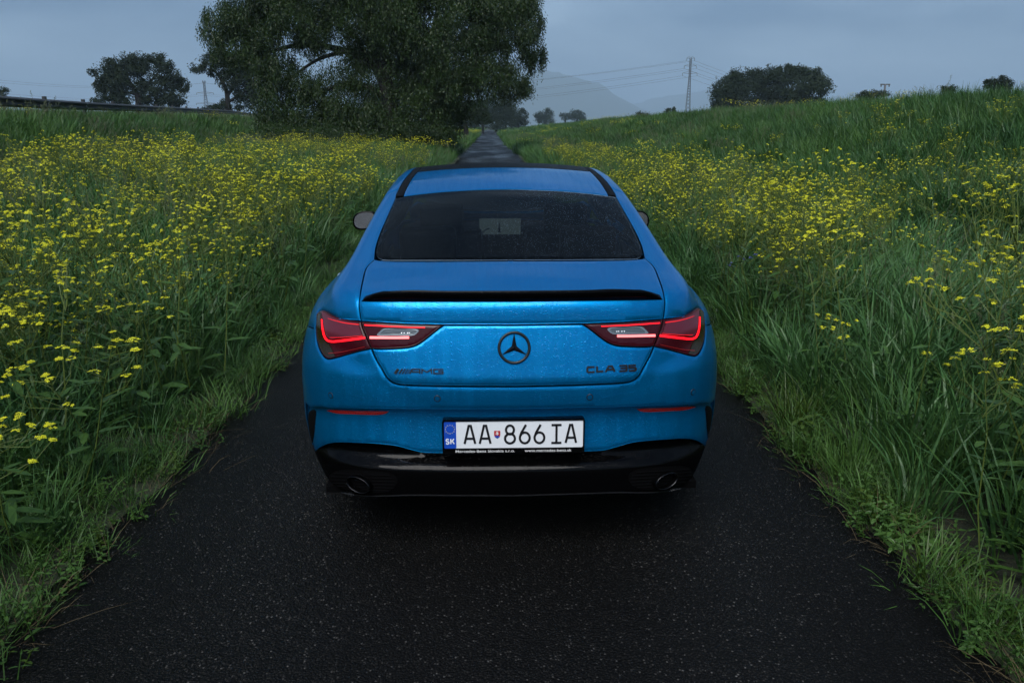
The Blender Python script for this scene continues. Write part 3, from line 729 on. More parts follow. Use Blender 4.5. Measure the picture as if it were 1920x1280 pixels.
N6=[arcp(.5,.30,.5,.30,-90,270,26),[(.045,.42),(.16,.60),(.62,1.03)]]
I_c=[[(0,1),(1,1)],[(0,0),(1,0)],[(.5,0),(.5,1)]]
yb=cyp-.0345; hh=.070
def pxx(u): return (u/6.62+820-964.0)/503.5      # position along the plate
for ch,u0,u1 in((A_c,342,474),(A_c,530,664),(E8,845,968),(N6,1030,1152),(N6,1213,1334),(I_c,1424,1548),(A_c,1602,1732)):
    a,b=pxx(u0),pxx(u1); plate_char(ch,a,b-a,hh,yb,.0083)
S_c=[arcp(.5,.74,.42,.24,20,270,12)+arcp(.5,.25,.45,.25,90,-160,12)[1:]]
K_c=[[(0,0),(0,1)],[(.95,1),(.08,.42)],[(.38,.62),(1,0)]]
plate_char(S_c,-.2530,.0120,.0195,cyp-.0345,.0040,'white','plate_character',.0092)
plate_char(K_c,-.2345,.0125,.0195,cyp-.0345,.0040,'white','plate_character',.0092)
# national shield
sx=pxx(748); sy=cyp+.0005
sh=[(-.0115,.0145),(.0115,.0145),(.0115,-.003),(.0085,-.0105),(0,-.0165),(-.0085,-.0105),(-.0115,-.003)]
V,f=slab([(sx+a,sy+b) for a,b in sh],.0070,.0084); SH=part('shield',V,f,CM['plate_red'],PLT,smooth=False)
hl=[(-.0098,-.0068),(-.006,-.0040),(-.003,-.0058),(0,-.0028),(.003,-.0058),(.006,-.0040),(.0098,-.0068),(.0070,-.0110),(0,-.0155),(-.0070,-.0110)]
part('shield_hills',[ps(sx+a,sy+b,.0088) for a,b in hl],[tuple(range(len(hl)))[::-1]],CM['plate_blue'],SH,smooth=False)
V,Fc=strokes_mesh([[(sx,sy-.003),(sx,sy+.0122)],[(sx-.0042,sy+.0078),(sx+.0042,sy+.0078)],[(sx-.0058,sy+.0030),(sx+.0058,sy+.0030)]],.0026,.0084,.0092,ps,bev=0.0)
part('shield_cross',V,Fc,CM['white'],SH,smooth=False)
def text_mesh(name,body,size,x,y,h,mat,parent,bold=0.0,spacing=1.0):
    cu=bpy.data.curves.new(name,'FONT'); cu.body=body; cu.size=size; cu.offset=bold; cu.space_character=spacing; cu.extrude=0
    ob=bpy.data.objects.new(name,cu); COL.objects.link(ob); bpy.context.view_layer.update()
    me=bpy.data.meshes.new_from_object(ob.evaluated_get(bpy.context.evaluated_depsgraph_get())); bpy.data.objects.remove(ob)
    co=np.array([v.co[:] for v in me.vertices]); lo=co[:,0].min(); 
    for v,c in zip(me.vertices,co): v.co=ps(x+c[0]-lo,y+c[1],h)
    me.materials.clear(); me.materials.append(CM[mat]); wd=co[:,0].max()-lo
    return link(bpy.data.objects.new(name,me),parent),wd
def fit_text(body,u0,u1,y,mat):
    x0,x1=pxx(u0),pxx(u1)
    o,w=text_mesh('frame_lettering',body,.0155,x0,y,.0064,mat,FRM,.0001)
    s=(x1-x0)/w
    for v in o.data.vertices: v.co.x=x0+(v.co.x-x0)*s
fit_text('Mercedes-Benz Slovakia s.r.o.',228,966,-.0612,'white')
fit_text('www.mercedes-benz.sk',1092,1678,-.0612,'white')
# ---------------- sides, glass, front (beyond what the tail shows)
belt=[(1.10,1.035),(1.4,1.005),(2.0,.985),(2.6,.972),(2.95,.965)]
head=[(2.62,1.335),(2.3,1.352),(1.9,1.345),(1.6,1.315),(1.36,1.262),(1.22,1.19),(1.10,1.13)]
sw=on_side(smooth_path([(1.06,1.08,1)]+belt[:-1]+[(2.93,.968,1)]+[(2.80,1.10)]+head,.03,True))
panel('side_window',sw,(-1,0,.25),CM['sideglass'],step=.03,both=True,gap=.003)
rail_lo=on_side(smooth_path([(1.36,1.30),(1.6,1.335),(1.9,1.362),(2.3,1.366),(2.62,1.35),(2.84,1.24),(3.0,1.10),(3.15,.99)],.04,False))
rail_up=on_top(np.stack([np.interp(np.linspace(3.28,3.0,8),[2.98,3.3],[-.57,-.70]),np.linspace(3.28,3.0,8)],-1))
panel('roof_rail',np.concatenate([strip_out[k0:],rail_up[::-1],rail_lo[::-1]]),(-.8,.1,.8),CM['paint'],step=.025,both=True)
def yzpanel(name,pts,mat,step=.03,axis=(-1,.0,.0),**k):
    return panel(name,on_side(smooth_path(pts,.03,True)),axis,mat,step=step,both=True,**k)
d1=yzpanel('rear_door',[(1.385,.93,1),(1.32,.985),(1.25,1.005),(1.4,.99),(2.07,.975,1),(2.07,.26,1),(1.42,.26,1),(1.385,.47,1),(1.41,.82)],CM['paint'])
d2=yzpanel('front_door',[(2.075,.975,1),(2.9,.955,1),(3.02,.93,1),(3.02,.26,1),(2.075,.26,1)],CM['paint'])
for dd,y in((d1,1.55),(d2,2.36)):
    for o_,sg in zip(dd,(-1,1)):
        b=MB(); xx=abs(on_side(np.array([(y,.86)]))[0][0])
        pts=[(sg*(xx-.01),y-.11,.86),(sg*(xx+.034),y-.085,.862),(sg*(xx+.040),y,.865),(sg*(xx+.034),y+.085,.862),(sg*(xx-.01),y+.11,.86)]
        b.tube(pts,[.012,.014,.015,.014,.012],10); b.build('door_handle',CM['bright'],o_,True)
fw_=on_side(smooth_path([(3.025,.955,1),(3.4,.94),(3.9,.90),(4.15,.86,1),(4.2,.62,1)]+[tuple(q)+((1,) if i in(0,25) else ()) for i,q in enumerate(arch(FW,20,170))]+[(3.26,.26,1),(3.025,.26,1)],.03,True))
panel('front_wing',fw_,(-1,.2,0),CM['paint'],step=.03,both=True)
bs=[(.33,.575,1),(.45,.555),(.60,.525,1)]+[tuple(q)+((1,) if i in(0,5) else ()) for i,q in enumerate(arch(RW,153,178,6))]+[(.36,.36,1)]
yzpanel('bumper_side',bs,CM['paint'],axis=(-1,-.7,-.1),step=.02)
yzpanel('bumper_skirt',[(.35,.356,1),(.622,.344,1),(.64,.24,1),(.36,.23,1)],CM['black'],axis=(-1,-.7,-.2),step=.02)
yzpanel('sail_panel',[(2.66,1.335,1),(2.84,1.228),(3.0,1.09),(3.12,.985,1),(2.95,.965,1),(2.82,1.10)],CM['matte'],axis=(-1,.3,.25),step=.03)
sill=on_side(np.array([(1.40,.255),(3.25,.255),(3.25,.215),(1.40,.215)])); panel('side_sill',sill,(-1,0,-.2),CM['black'],step=.03,both=True)
hx=np.linspace(0,-.70,12)
hood=np.concatenate([on_top(np.stack([hx,3.50-.22*(hx/.7)**2*0.9],-1)),on_top(np.array([(-.72,3.6),(-.70,3.9),(-.62,4.15)])),on_top(np.stack([np.linspace(-.5,0,10),4.30+.10*(1-(np.linspace(-.5,0,10)/.5)**2)],-1))])
hood[0,0]=0; hood[-1,0]=0; panel('bonnet',sym(hood),(0,.75,.6),CM['paint'],step=.035)
ws=np.concatenate([on_top(np.stack([hx*.93,3.47-.22*(hx/.7)**2*0.9],-1)),on_top(np.stack([np.linspace(-.56,0,14),3.0+.09*(1-(np.linspace(-.56,0,14)/.56)**2)],-1))])
ws[0,0]=0; ws[-1,0]=0; panel('windscreen',sym(ws),(0,.8,.6),CM['screen_glass'],step=.04)
def front_pts(xz):
    xz=np.asarray(xz,float); a=np.full(len(xz),2.5); b=np.full(len(xz),5.2)
    for _ in range(34):
        m=(a+b)/2; v=F(np.stack([xz[:,0],m,xz[:,1]],-1)); a=np.where(v<0,m,a); b=np.where(v<0,b,m)
    return np.stack([xz[:,0],a,xz[:,1]],-1)
fb=front_pts(smooth_path([(0,.72,1),(-.35,.70),(-.60,.66),(-.78,.60,1),(-.80,.45),(-.76,.26,1),(0,.24,1)],.03,False)); fb[0,0]=0; fb[-1,0]=0
panel('front_bumper',sym(fb),(0,1,-.1),CM['paint'],step=.03)
gr=front_pts(smooth_path([(0,.66,1),(-.30,.64),(-.42,.56),(-.36,.42),(0,.40,1)],.03,False)); gr[0,0]=0; gr[-1,0]=0
panel('front_grille',sym(gr),(0,1,-.1),CM['matte'],step=.03,off=.004)
hl_=front_pts(smooth_path([(-.44,.69),(-.62,.70),(-.74,.66),(-.70,.60),(-.50,.61)],.02,True)); panel('headlamp',hl_,(-.4,1,0),CM['clear'],step=.02,off=.005,both=True)
# cabin: floor, seats, dashboard, screen
b=MB(); b.box((0,2.3,.24),(1.50,4.2,.03)); b.build('underbody',CM['dark'],CAR)
b=MB(); b.box((0,.62,.62),(1.15,.03,.70)); b.box((0,.42,1.0),(1.0,.42,.02),Matrix.Rotation(.12,3,'X')); b.build('rear_shelf',CM['trim'],CAR)
def seat(x,y,rear=False):
    def rb(c,d,R=None,s=3):
        m=bmesh.new(); bmesh.ops.create_cube(m,size=1.0); 
        for v in m.verts: v.co=Vector((v.co.x*d[0],v.co.y*d[1],v.co.z*d[2]))
        bmesh.ops.bevel(m,geom=list(m.edges),offset=min(d)*.32,segments=3,affect='EDGES',profile=.6)
        for v in m.verts: v.co=Vector(c)+((R@v.co) if R is not None else v.co)
        V=[v.co[:] for v in m.verts]; f=[[v.index for v in q.verts] for q in m.faces]; m.free(); return V,f
    b=MB(); R=Matrix.Rotation(-.25 if not rear else .35,3,'X')
    b.add(*rb((x,y+.25,.46),(.50,.52,.16))); b.add(*rb((x,y-.02,.76),(.48,.13,.58),Matrix.Rotation(.22,3,'X')))
    o=b.build('seat',CM['leather'],CAR,True)
    b=MB(); b.add(*rb((x,y-.12,1.11),(.26,.10,.18),Matrix.Rotation(.15,3,'X'))); b.build('headrest',CM['leather'],o,True)
    return o
for x in(-.37,.37):
    s_=seat(x,2.15); seat(x,1.05,True)
b=MB(); b.box((0,3.22,.80),(1.36,.42,.24)); b.build('dashboard',CM['trim'],CAR)
m_scr=simple('display',(.02,.03,.03),.3,emit=(.55,.75,.72),es=.11)
b=MB(); b.box((-.01,3.0,.945),(.30,.012,.115),Matrix.Rotation(-.15,3,'X')); SC=b.build('centre_display',m_scr,CAR)
b=MB(); b.box((-.016,2.992,.938),(.020,.004,.075),Matrix.Rotation(-.15,3,'X'),taper=.3); b.build('display_picture',CM['trim'],SC)
for cx,a0,a1 in((-.55,100,205),(-.135,95,170)):
    m=MB(); m.tube([(cx+.055+.055*math.cos(math.radians(a)),2.02,1.0+.055*math.sin(math.radians(a))) for a in np.linspace(a0,a1,9)],.004,6); m.build('seat_piping',CM['piping'],s_)
# mirrors
def mirror(sg):
    n=28; outl=[]
    for k in range(n):
        a=2*math.pi*k/n; ca_,sa_=math.cos(a),math.sin(a)
        outl.append((.088*abs(ca_)**.75*(1 if ca_>0 else -1),.066*abs(sa_)**.8*(1 if sa_>0 else -1)+.010*ca_))
    V=[];f=[]
    c=Vector((sg*.965,2.86,1.005))
    prof=[(-.000,.86),(-.002,.97),(.02,1.0),(.06,.93),(.10,.70),(.125,.35),(.13,.05)]
    for dy,s in prof:
        for q in outl: V.append((c.x-sg*q[0]*s*-1*-1,c.y+dy,c.z+q[1]*s))
    for i in range(len(prof)-1):
        for k in range(n): f.append((i*n+k,i*n+(k+1)%n,(i+1)*n+(k+1)%n,(i+1)*n+k))
    o=part('door_mirror',V,f,CM['black'],CAR)
    G=[(c.x-sg*q[0]*.88,c.y+.010-.04*q[1]+.06*q[0],c.z+q[1]*.88) for q in outl]
    part('mirror_glass',G,[tuple(range(n)) if sg>0 else tuple(range(n))[::-1]],CM['mirror'],o,smooth=False)
    b=MB(); b.tube([(sg*.86,2.93,.95),(sg*.93,2.91,.97)],[.03,.025],8); b.build('mirror_arm',CM['black'],o,True)
mirror(-1); mirror(1)
# wheels
def wheel(x,y):
    sg=1 if x>0 else -1
    w=empty('wheel',(x,y,.335),parent=CAR)
    b=MB(); b.lathe([(-.11,.235),(-.118,.27),(-.116,.310),(-.095,.330),(-.05,.3352),(.05,.3352),(.095,.330),(.116,.310),(.118,.27),(.11,.235)],48); b.build('tyre',CM['rubber'],w,True)
    b=MB(); b.lathe([(-.105,.238),(-.10,.225),(.10,.225),(.105,.238)],40)
    for k in range(10):
        a=2*math.pi*k/10; b.box((sg*.085,math.cos(a)*.125,math.sin(a)*.125),(.03,.22,.035),Matrix.Rotation(a,3,'X'))
    b.lathe([(sg*.06,.0),(sg*.10,.055),(sg*.105,.05),(sg*.11,.0)],24); b.build('rim',CM['rim'],w,True)
for x in(-.79,.79):
    for y in(RW,FW): wheel(x,y)
# ================================================================ ground, road
def smoothstep(a,b,x):
    t=np.clip((np.asarray(x,float)-a)/(b-a),0,1); return t*t*(3-2*t)
def vnoise(x,y,s,seed=0):
    """cheap smooth value noise"""
    x=np.asarray(x,float)/s; y=np.asarray(y,float)/s
    xi=np.floor(x).astype(int); yi=np.floor(y).astype(int); fx=x-xi; fy=y-yi; fx=fx*fx*(3-2*fx); fy=fy*fy*(3-2*fy)
    def h(a,b):
        n=(a*374761393+b*668265263+seed*1274126177)&0x7fffffff; n=((n^(n>>13))*1274126177)&0x7fffffff; return ((n^(n>>16))&0xffff)/65535.0
    return (h(xi,yi)*(1-fx)+h(xi+1,yi)*fx)*(1-fy)+(h(xi,yi+1)*(1-fx)+h(xi+1,yi+1)*fx)*fy
RAIL_X=lambda Y: -13.9-(np.clip(Y,-40,260)-22)*0.1717
RAIL_H=spl([-60,0,22,50,75,130,260,400],[1.55,1.60,1.52,1.75,1.95,1.7,.6,0])
DIKE_H=spl([-60,0,20,35,50,80,114,180,255,330,420],[1.95,1.98,2.0,1.98,1.98,1.87,1.65,1.2,.72,.3,0])
def gz(X,Y):
    X=np.asarray(X,float); Y=np.asarray(Y,float)
    d=-X-1.6; e=X-1.62
    xg=RAIL_X(Y); L=-(xg)-1.6
    zl=.30*smoothstep(.2,3.4,d)
    zl=zl+(RAIL_H(Y)-.30)*smoothstep(L-3.6,L-.5,d)*smoothstep(.5,1.5,d)
    zl=zl*(1-smoothstep(L+9,L+22,d))
    zr=.06*smoothstep(.3,1.5,e)-.22*smoothstep(2.2,3.6,e)*(1-smoothstep(4.2,6,e))+DIKE_H(Y)*smoothstep(4.0,12.4,e)*(1-smoothstep(16,26,e))
    z=np.where(X<0,np.where(d>0,zl,-.03),np.where(e>0,zr,-.03))
    n=(vnoise(X,Y,2.6,3)-.5)*.16+(vnoise(X,Y,.7,5)-.5)*.05
    far=1-smoothstep(250,500,np.hypot(X,Y))
    return z+n*np.where(X<0,smoothstep(.1,1.5,d),smoothstep(.1,1.5,e))*far
def axis_grid(a):
    return np.unique(np.round(np.concatenate([-np.array(a)[::-1],a]),3))
gx=axis_grid(np.concatenate([[0,.8,1.5,1.58,1.66,1.74],np.arange(1.9,6,.22),np.arange(6,30,.5),np.geomspace(30,9000,36)]))
gy=np.concatenate([np.geomspace(3000,8,14)*-1,np.arange(-6,12,.25),np.arange(12,40,.6),np.arange(40,120,2.0),np.geomspace(120,9000,48)])
GX,GY=np.meshgrid(gx,gy); GZ=gz(GX,GY)
nx,ny=len(gx),len(gy); I=np.arange(nx*ny).reshape(ny,nx)
Q=np.stack([I[:-1,:-1],I[:-1,1:],I[1:,1:],I[1:,:-1]],-1).reshape(-1,4)
m,n,l,b=mat_new('meadow_soil')
t=n.new('ShaderNodeTexCoord'); z1=n.new('ShaderNodeTexNoise'); z1.inputs['Scale'].default_value=1.3; z1.inputs['Detail'].default_value=8
l.new(t.outputs['Object'],z1.inputs['Vector']); c=n.new('ShaderNodeValToRGB')
c.color_ramp.elements[0].position=.35; c.color_ramp.elements[0].color=(.016,.020,.008,1); c.color_ramp.elements[1].position=.7; c.color_ramp.elements[1].color=(.030,.048,.016,1)
l.new(z1.outputs['Fac'],c.inputs['Fac']); l.new(c.outputs['Color'],b.inputs['Base Color']); b.inputs['Roughness'].default_value=.9
bp=n.new('ShaderNodeBump'); bp.inputs['Distance'].default_value=.05; z2=n.new('ShaderNodeTexNoise'); z2.inputs['Scale'].default_value=22; z2.inputs['Detail'].default_value=6
l.new(t.outputs['Object'],z2.inputs['Vector']); l.new(z2.outputs['Fac'],bp.inputs['Height']); l.new(bp.outputs['Normal'],b.inputs['Normal'])
SOIL=m
link(bpy.data.objects.new('ground',fast_mesh('ground',np.stack([GX,GY,GZ],-1).reshape(-1,3),Q,SOIL,smooth=True)),kind='structure')
# road: narrow asphalt lane with ragged edges
ry=np.concatenate([np.arange(-8,16,.16),np.arange(16,60,.6),np.geomspace(60,330,60)])
rw=np.linspace(-1,1,17)
def edge(y,s): return 1.60+.05*(vnoise(y,y*0+s,.9,s)-.5)*2+.035*(vnoise(y,y*0+s,.23,s+9)-.5)*2
RX=np.where(rw[None,:]<0,rw[None,:]*edge(ry,1)[:,None],rw[None,:]*(edge(ry,2)[:,None]+.03))
RZ=.016*(1-np.abs(rw[None,:])**2)-.004+.006*(vnoise(RX,np.repeat(ry[:,None],17,1),1.4,8)-.5)
RV=np.stack([RX,np.repeat(ry[:,None],17,1),RZ],-1)
skl=RV[:,0].copy(); skl[:,0]-=.03; skl[:,2]=-.05; skr=RV[:,-1].copy(); skr[:,0]+=.03; skr[:,2]=-.05
RV=np.concatenate([skl[:,None],RV,skr[:,None]],1); mcol=RV.shape[1]; I=np.arange(RV.shape[0]*mcol).reshape(-1,mcol)
Q=np.stack([I[:-1,:-1],I[:-1,1:],I[1:,1:],I[1:,:-1]],-1).reshape(-1,4)
m,n,l,b=mat_new('wet_asphalt')
t=n.new('ShaderNodeTexCoord')
v=n.new('ShaderNodeTexVoronoi'); v.inputs['Scale'].default_value=125; l.new(t.outputs['Object'],v.inputs['Vector'])
sp=n.new('ShaderNodeSeparateColor'); l.new(v.outputs['Color'],sp.inputs[0])
c=n.new('ShaderNodeValToRGB'); cr=c.color_ramp; cr.elements[0].position=0; cr.elements[0].color=(.002,.002,.0021,1); cr.elements[1].position=1; cr.elements[1].color=(.085,.081,.076,1)
e=cr.elements.new(.55); e.color=(.0035,.0035,.0037,1); e=cr.elements.new(.80); e.color=(.0095,.009,.0085,1); e=cr.elements.new(.94); e.color=(.020,.0188,.0172,1)
l.new(sp.outputs[0],c.inputs['Fac'])
# gaps between the stones are bitumen
md=n.new('ShaderNodeMapRange'); md.inputs[1].default_value=.25; md.inputs[2].default_value=.62; md.inputs[3].default_value=0; md.inputs[4].default_value=1; l.new(v.outputs['Distance'],md.inputs[0])
mx=n.new('ShaderNodeMix'); mx.data_type='RGBA'; l.new(md.outputs[0],mx.inputs[0]); l.new(c.outputs['Color'],mx.inputs[6]); mx.inputs[7].default_value=(.002,.002,.002,1)
z=n.new('ShaderNodeTexNoise'); z.inputs['Scale'].default_value=.8; z.inputs['Detail'].default_value=6; l.new(t.outputs['Object'],z.inputs['Vector'])
mv=n.new('ShaderNodeMapRange'); mv.inputs[1].default_value=.3; mv.inputs[2].default_value=.7; mv.inputs[3].default_value=.65; mv.inputs[4].default_value=1.35; l.new(z.outputs['Fac'],mv.inputs[0])
mm=n.new('ShaderNodeMix'); mm.data_type='RGBA'; mm.blend_type='MULTIPLY'; mm.inputs[0].default_value=1; l.new(mx.outputs[2],mm.inputs[6]); l.new(mv.outputs[0],mm.inputs[7])
# paler, polished wheel tracks
sx=n.new('ShaderNodeSeparateXYZ'); l.new(t.outputs['Object'],sx.inputs[0]); ab=n.new('ShaderNodeMath'); ab.operation='ABSOLUTE'; l.new(sx.outputs[0],ab.inputs[0])
df=n.new('ShaderNodeMath'); df.operation='SUBTRACT'; df.inputs[1].default_value=.80; l.new(ab.outputs[0],df.inputs[0]); da=n.new('ShaderNodeMath'); da.operation='ABSOLUTE'; l.new(df.outputs[0],da.inputs[0])
wt=n.new('ShaderNodeMapRange'); wt.interpolation_type='SMOOTHSTEP'; wt.inputs[1].default_value=.08; wt.inputs[2].default_value=.45; wt.inputs[3].default_value=1.45; wt.inputs[4].default_value=.9; l.new(da.outputs[0],wt.inputs[0])
mw=n.new('ShaderNodeMix'); mw.data_type='RGBA'; mw.blend_type='MULTIPLY'; mw.inputs[0].default_value=1; l.new(mm.outputs[2],mw.inputs[6]); l.new(wt.outputs[0],mw.inputs[7])
l.new(mw.outputs[2],b.inputs['Base Color'])
# wetness: damp film with shallow standing water in long patches across the lane
mp=n.new('ShaderNodeMapping'); mp.inputs['Scale'].default_value=(.55,.16,1); l.new(t.outputs['Object'],mp.inputs['Vector'])
z3=n.new('ShaderNodeTexNoise'); z3.inputs['Scale'].default_value=1.1; z3.inputs['Detail'].default_value=5; l.new(mp.outputs['Vector'],z3.inputs['Vector'])
rr=n.new('ShaderNodeMapRange'); rr.inputs[1].default_value=.40; rr.inputs[2].default_value=.66; rr.inputs[3].default_value=.62; rr.inputs[4].default_value=.30; l.new(z3.outputs['Fac'],rr.inputs[0])
l.new(rr.outputs[0],b.inputs['Roughness']); b.inputs['Specular IOR Level'].default_value=.13
hh=n.new('ShaderNodeMath'); hh.operation='SUBTRACT'; hh.inputs[0].default_value=1; l.new(v.outputs['Distance'],hh.inputs[1])
v2=n.new('ShaderNodeTexNoise'); v2.inputs['Scale'].default_value=420; v2.inputs['Detail'].default_value=3; l.new(t.outputs['Object'],v2.inputs['Vector'])
ha=n.new('ShaderNodeMath'); ha.operation='MULTIPLY_ADD'; ha.inputs[1].default_value=.5; l.new(v2.outputs['Fac'],ha.inputs[0]); l.new(hh.outputs[0],ha.inputs[2])
bp=n.new('ShaderNodeBump'); bp.inputs['Strength'].default_value=.95; bp.inputs['Distance'].default_value=.006; l.new(ha.outputs[0],bp.inputs['Height']); l.new(bp.outputs['Normal'],b.inputs['Normal'])
link(bpy.data.objects.new('road',fast_mesh('road',RV.reshape(-1,3),Q,m,smooth=True)),kind='structure')
def ground_px(u,v,h=0.0):
    """ground point seen at a place of the photograph (flat ground at height h)"""
    d=pix_rays(np.array([u,v],float)); t=(h-CAM_H)/d[2]; return np.array([0,0,CAM_H])+d*t
def at_px(u,v,Y):
    d=pix_rays(np.array([u,v],float)); return np.array([0,0,CAM_H])+d*(Y/d[1])
# ================================================================ meadow plants
def leaf_mat(name,c0,c1,trans=.20,rough=.48,spec=.28,scale=.35):
    m,n,l,b=mat_new(name)
    oi=n.new('ShaderNodeObjectInfo'); ge=n.new('ShaderNodeNewGeometry'); z=n.new('ShaderNodeTexNoise'); z.inputs['Scale'].default_value=scale; z.inputs['Detail'].default_value=3
    l.new(ge.outputs['Position'],z.inputs['Vector'])
    z2=n.new('ShaderNodeTexNoise'); z2.inputs['Scale'].default_value=38; z2.inputs['Detail'].default_value=1; l.new(ge.outputs['Position'],z2.inputs['Vector'])
    a=n.new('ShaderNodeMath'); a.operation='MULTIPLY_ADD'; a.inputs[1].default_value=.45; l.new(oi.outputs['Random'],a.inputs[0]); 
    s=n.new('ShaderNodeMath'); s.operation='MULTIPLY_ADD'; s.inputs[1].default_value=1.1; s.inputs[2].default_value=-.62; l.new(z.outputs['Fac'],s.inputs[0])
    s2=n.new('ShaderNodeMath'); s2.operation='MULTIPLY_ADD'; s2.inputs[1].default_value=.9; l.new(z2.outputs['Fac'],s2.inputs[0]); l.new(s.outputs[0],s2.inputs[2]); l.new(s2.outputs[0],a.inputs[2])
    c=n.new('ShaderNodeValToRGB'); c.color_ramp.elements[0].color=(*c0,1); c.color_ramp.elements[1].color=(*c1,1); l.new(a.outputs[0],c.inputs['Fac'])
    l.new(c.outputs['Color'],b.inputs['Base Color']); b.inputs['Roughness'].default_value=rough; b.inputs['Specular IOR Level'].default_value=spec
    tr=n.new('ShaderNodeBsdfTranslucent'); l.new(c.outputs['Color'],tr.inputs['Color']); mx=n.new('ShaderNodeMixShader'); mx.inputs[0].default_value=trans
    l.new(b.outputs[0],mx.inputs[1]); l.new(tr.outputs[0],mx.inputs[2]); l.new(mx.outputs[0],n['Material Output'].inputs['Surface']); return m
VM={'grass':leaf_mat('meadow_grass',(.011,.043,.008),(.080,.172,.036)),
    'broad':leaf_mat('broad_grass',(.013,.050,.013),(.078,.178,.054),rough=.36),
    'dry':leaf_mat('seeding_grass',(.058,.080,.038),(.150,.168,.088),trans=.2,rough=.6),
    'weed':leaf_mat('weed_leaf',(.014,.044,.008),(.064,.136,.026),rough=.4),
    'light':leaf_mat('fresh_weed_leaf',(.028,.060,.008),(.072,.122,.020),rough=.4),
    'straw':leaf_mat('dead_straw',(.050,.036,.018),(.13,.10,.055),trans=.05,rough=.7,spec=.2),
    'stem':leaf_mat('flower_stem',(.042,.070,.012),(.105,.145,.028),trans=.1),
    'petal':leaf_mat('yellow_petal',(.58,.56,.010),(.80,.80,.045),trans=.25,rough=.6,spec=.2),
    'blue':leaf_mat('blue_petal',(.10,.10,.42),(.16,.14,.55),trans=.25,rough=.6)}
def blades(rng,n,rad,h0,h1,w0,w1,lean=.35,curl=.6,seg=4,base=0.0,bend_dir=None):
    """n curved tapered blades standing in a clump; triangles"""
    r=rad*np.sqrt(rng.random(n)); a=rng.random(n)*2*np.pi; x0=r*np.cos(a); y0=r*np.sin(a)
    h=h0+(h1-h0)*rng.random(n); w=w0+(w1-w0)*rng.random(n)
    az=a+rng.normal(0,.9,n) if bend_dir is None else bend_dir+rng.normal(0,.6,n)
    ln=np.abs(rng.normal(lean,.16,n)); cu=np.abs(rng.normal(curl,.3,n))
    V=[];T=[]
    s=np.linspace(0,1,seg+1)
    ang=ln[:,None]+cu[:,None]*s[None,:]**1.6*1.5
    ang=np.clip(ang,0,2.5); ds=h/seg
    dx=np.cumsum(np.concatenate([np.zeros((n,1)),np.sin(ang[:,:-1])*ds[:,None]],1),1); dz=np.cumsum(np.concatenate([np.zeros((n,1)),np.cos(ang[:,:-1])*ds[:,None]],1),1)
    px_=x0[:,None]+dx*np.cos(az)[:,None]; py_=y0[:,None]+dx*np.sin(az)[:,None]; pz_=base+dz
    tw=rng.normal(0,.5,n); wx=-np.sin(az+tw); wy=np.cos(az+tw)
    prof=np.where(s<.45,.75+.55*s,1.0*(1-((s-.45)/.55)**1.8))*.5; prof[-1]=.02
    ww=w[:,None]*prof[None,:]
    A=np.stack([px_+wx[:,None]*ww,py_+wy[:,None]*ww,pz_],-1); B=np.stack([px_-wx[:,None]*ww,py_-wy[:,None]*ww,pz_],-1)
    V=np.concatenate([A,B],1).reshape(-1,3); k=seg+1
    base_i=(np.arange(n)*2*k)[:,None]; i=np.arange(seg)[None,:]
    q=np.stack([base_i+i,base_i+i+1,base_i+k+i+1,base_i+k+i],-1).reshape(-1,4)
    return V,q
def join(parts):
    V=[];T=[];M=[];o=0
    for v,t,mi in parts:
        V.append(v); T.append(np.asarray(t)+o); M.append(np.full(len(t),mi)); o+=len(v)
    return np.concatenate(V),np.concatenate(T),np.concatenate(M)
def stick(p,r,k=3):
    """thin three-sided stalk through points p"""
    p=np.asarray(p,float); n=len(p); t=np.gradient(p,axis=0); t/=np.linalg.norm(t,axis=1,keepdims=True)+1e-9
    a=np.cross(t,[.3,.9,.1]); a/=np.linalg.norm(a,axis=1,keepdims=True)+1e-9; b=np.cross(t,a)
    r=np.interp(np.linspace(0,1,n),[0,1],r) if hasattr(r,'__len__') else np.full(n,r)
    V=np.concatenate([p+ (a*math.cos(2*math.pi*j/k)+b*math.sin(2*math.pi*j/k))*r[:,None] for j in range(k)])
    q=[(j*n+i,j*n+i+1,((j+1)%k)*n+i+1,((j+1)%k)*n+i) for j in range(k) for i in range(n-1)]
    return V,np.array(q)
def leafq(c,d,n,L,w):
    """one pointed leaf as two quads from c along d"""
    d=np.asarray(d)/np.linalg.norm(d); s=np.cross(d,n); s/=np.linalg.norm(s)+1e-9; up=np.cross(s,d)
    c=np.asarray(c); V=np.array([c,c+d*L*.35+s*w*.5+up*w*.12,c+d*L*.78+s*w*.34-up*w*.1,c+d*L-up*w*.3,c+d*L*.78-s*w*.34-up*w*.1,c+d*L*.35-s*w*.5+up*w*.12])
    return V,np.array([(0,1,2,5),(5,2,3,4)])
def head(rng,r=.022,n=13,pet=.0075):
    """rounded cluster of four-petalled florets"""
    V=[];q=[]
    for i in range(n):
        a=rng.random()*2*math.pi; rr=r*math.sqrt(rng.random()); c=np.array([rr*math.cos(a),rr*math.sin(a),r*.55*(1-(rr/r)**2)+rng.normal(0,.002)])
        nn=np.array([c[0]*18,c[1]*18,1.0])+rng.normal(0,.25,3); nn/=np.linalg.norm(nn)
        u=np.cross(nn,[.2,.9,.3]); u/=np.linalg.norm(u); v=np.cross(nn,u); ph=rng.random()*1.57
        for k in range(4):
            g=ph+k*math.pi/2; e=u*math.cos(g)+v*math.sin(g); f=-u*math.sin(g)+v*math.cos(g); o=len(V)
            V+=[c,c+e*pet*.7+f*pet*.42,c+e*pet*1.15+nn*pet*.15,c+e*pet*.7-f*pet*.42]; q.append((o,o+1,o+2,o+3))
    return np.array(V),np.array(q)
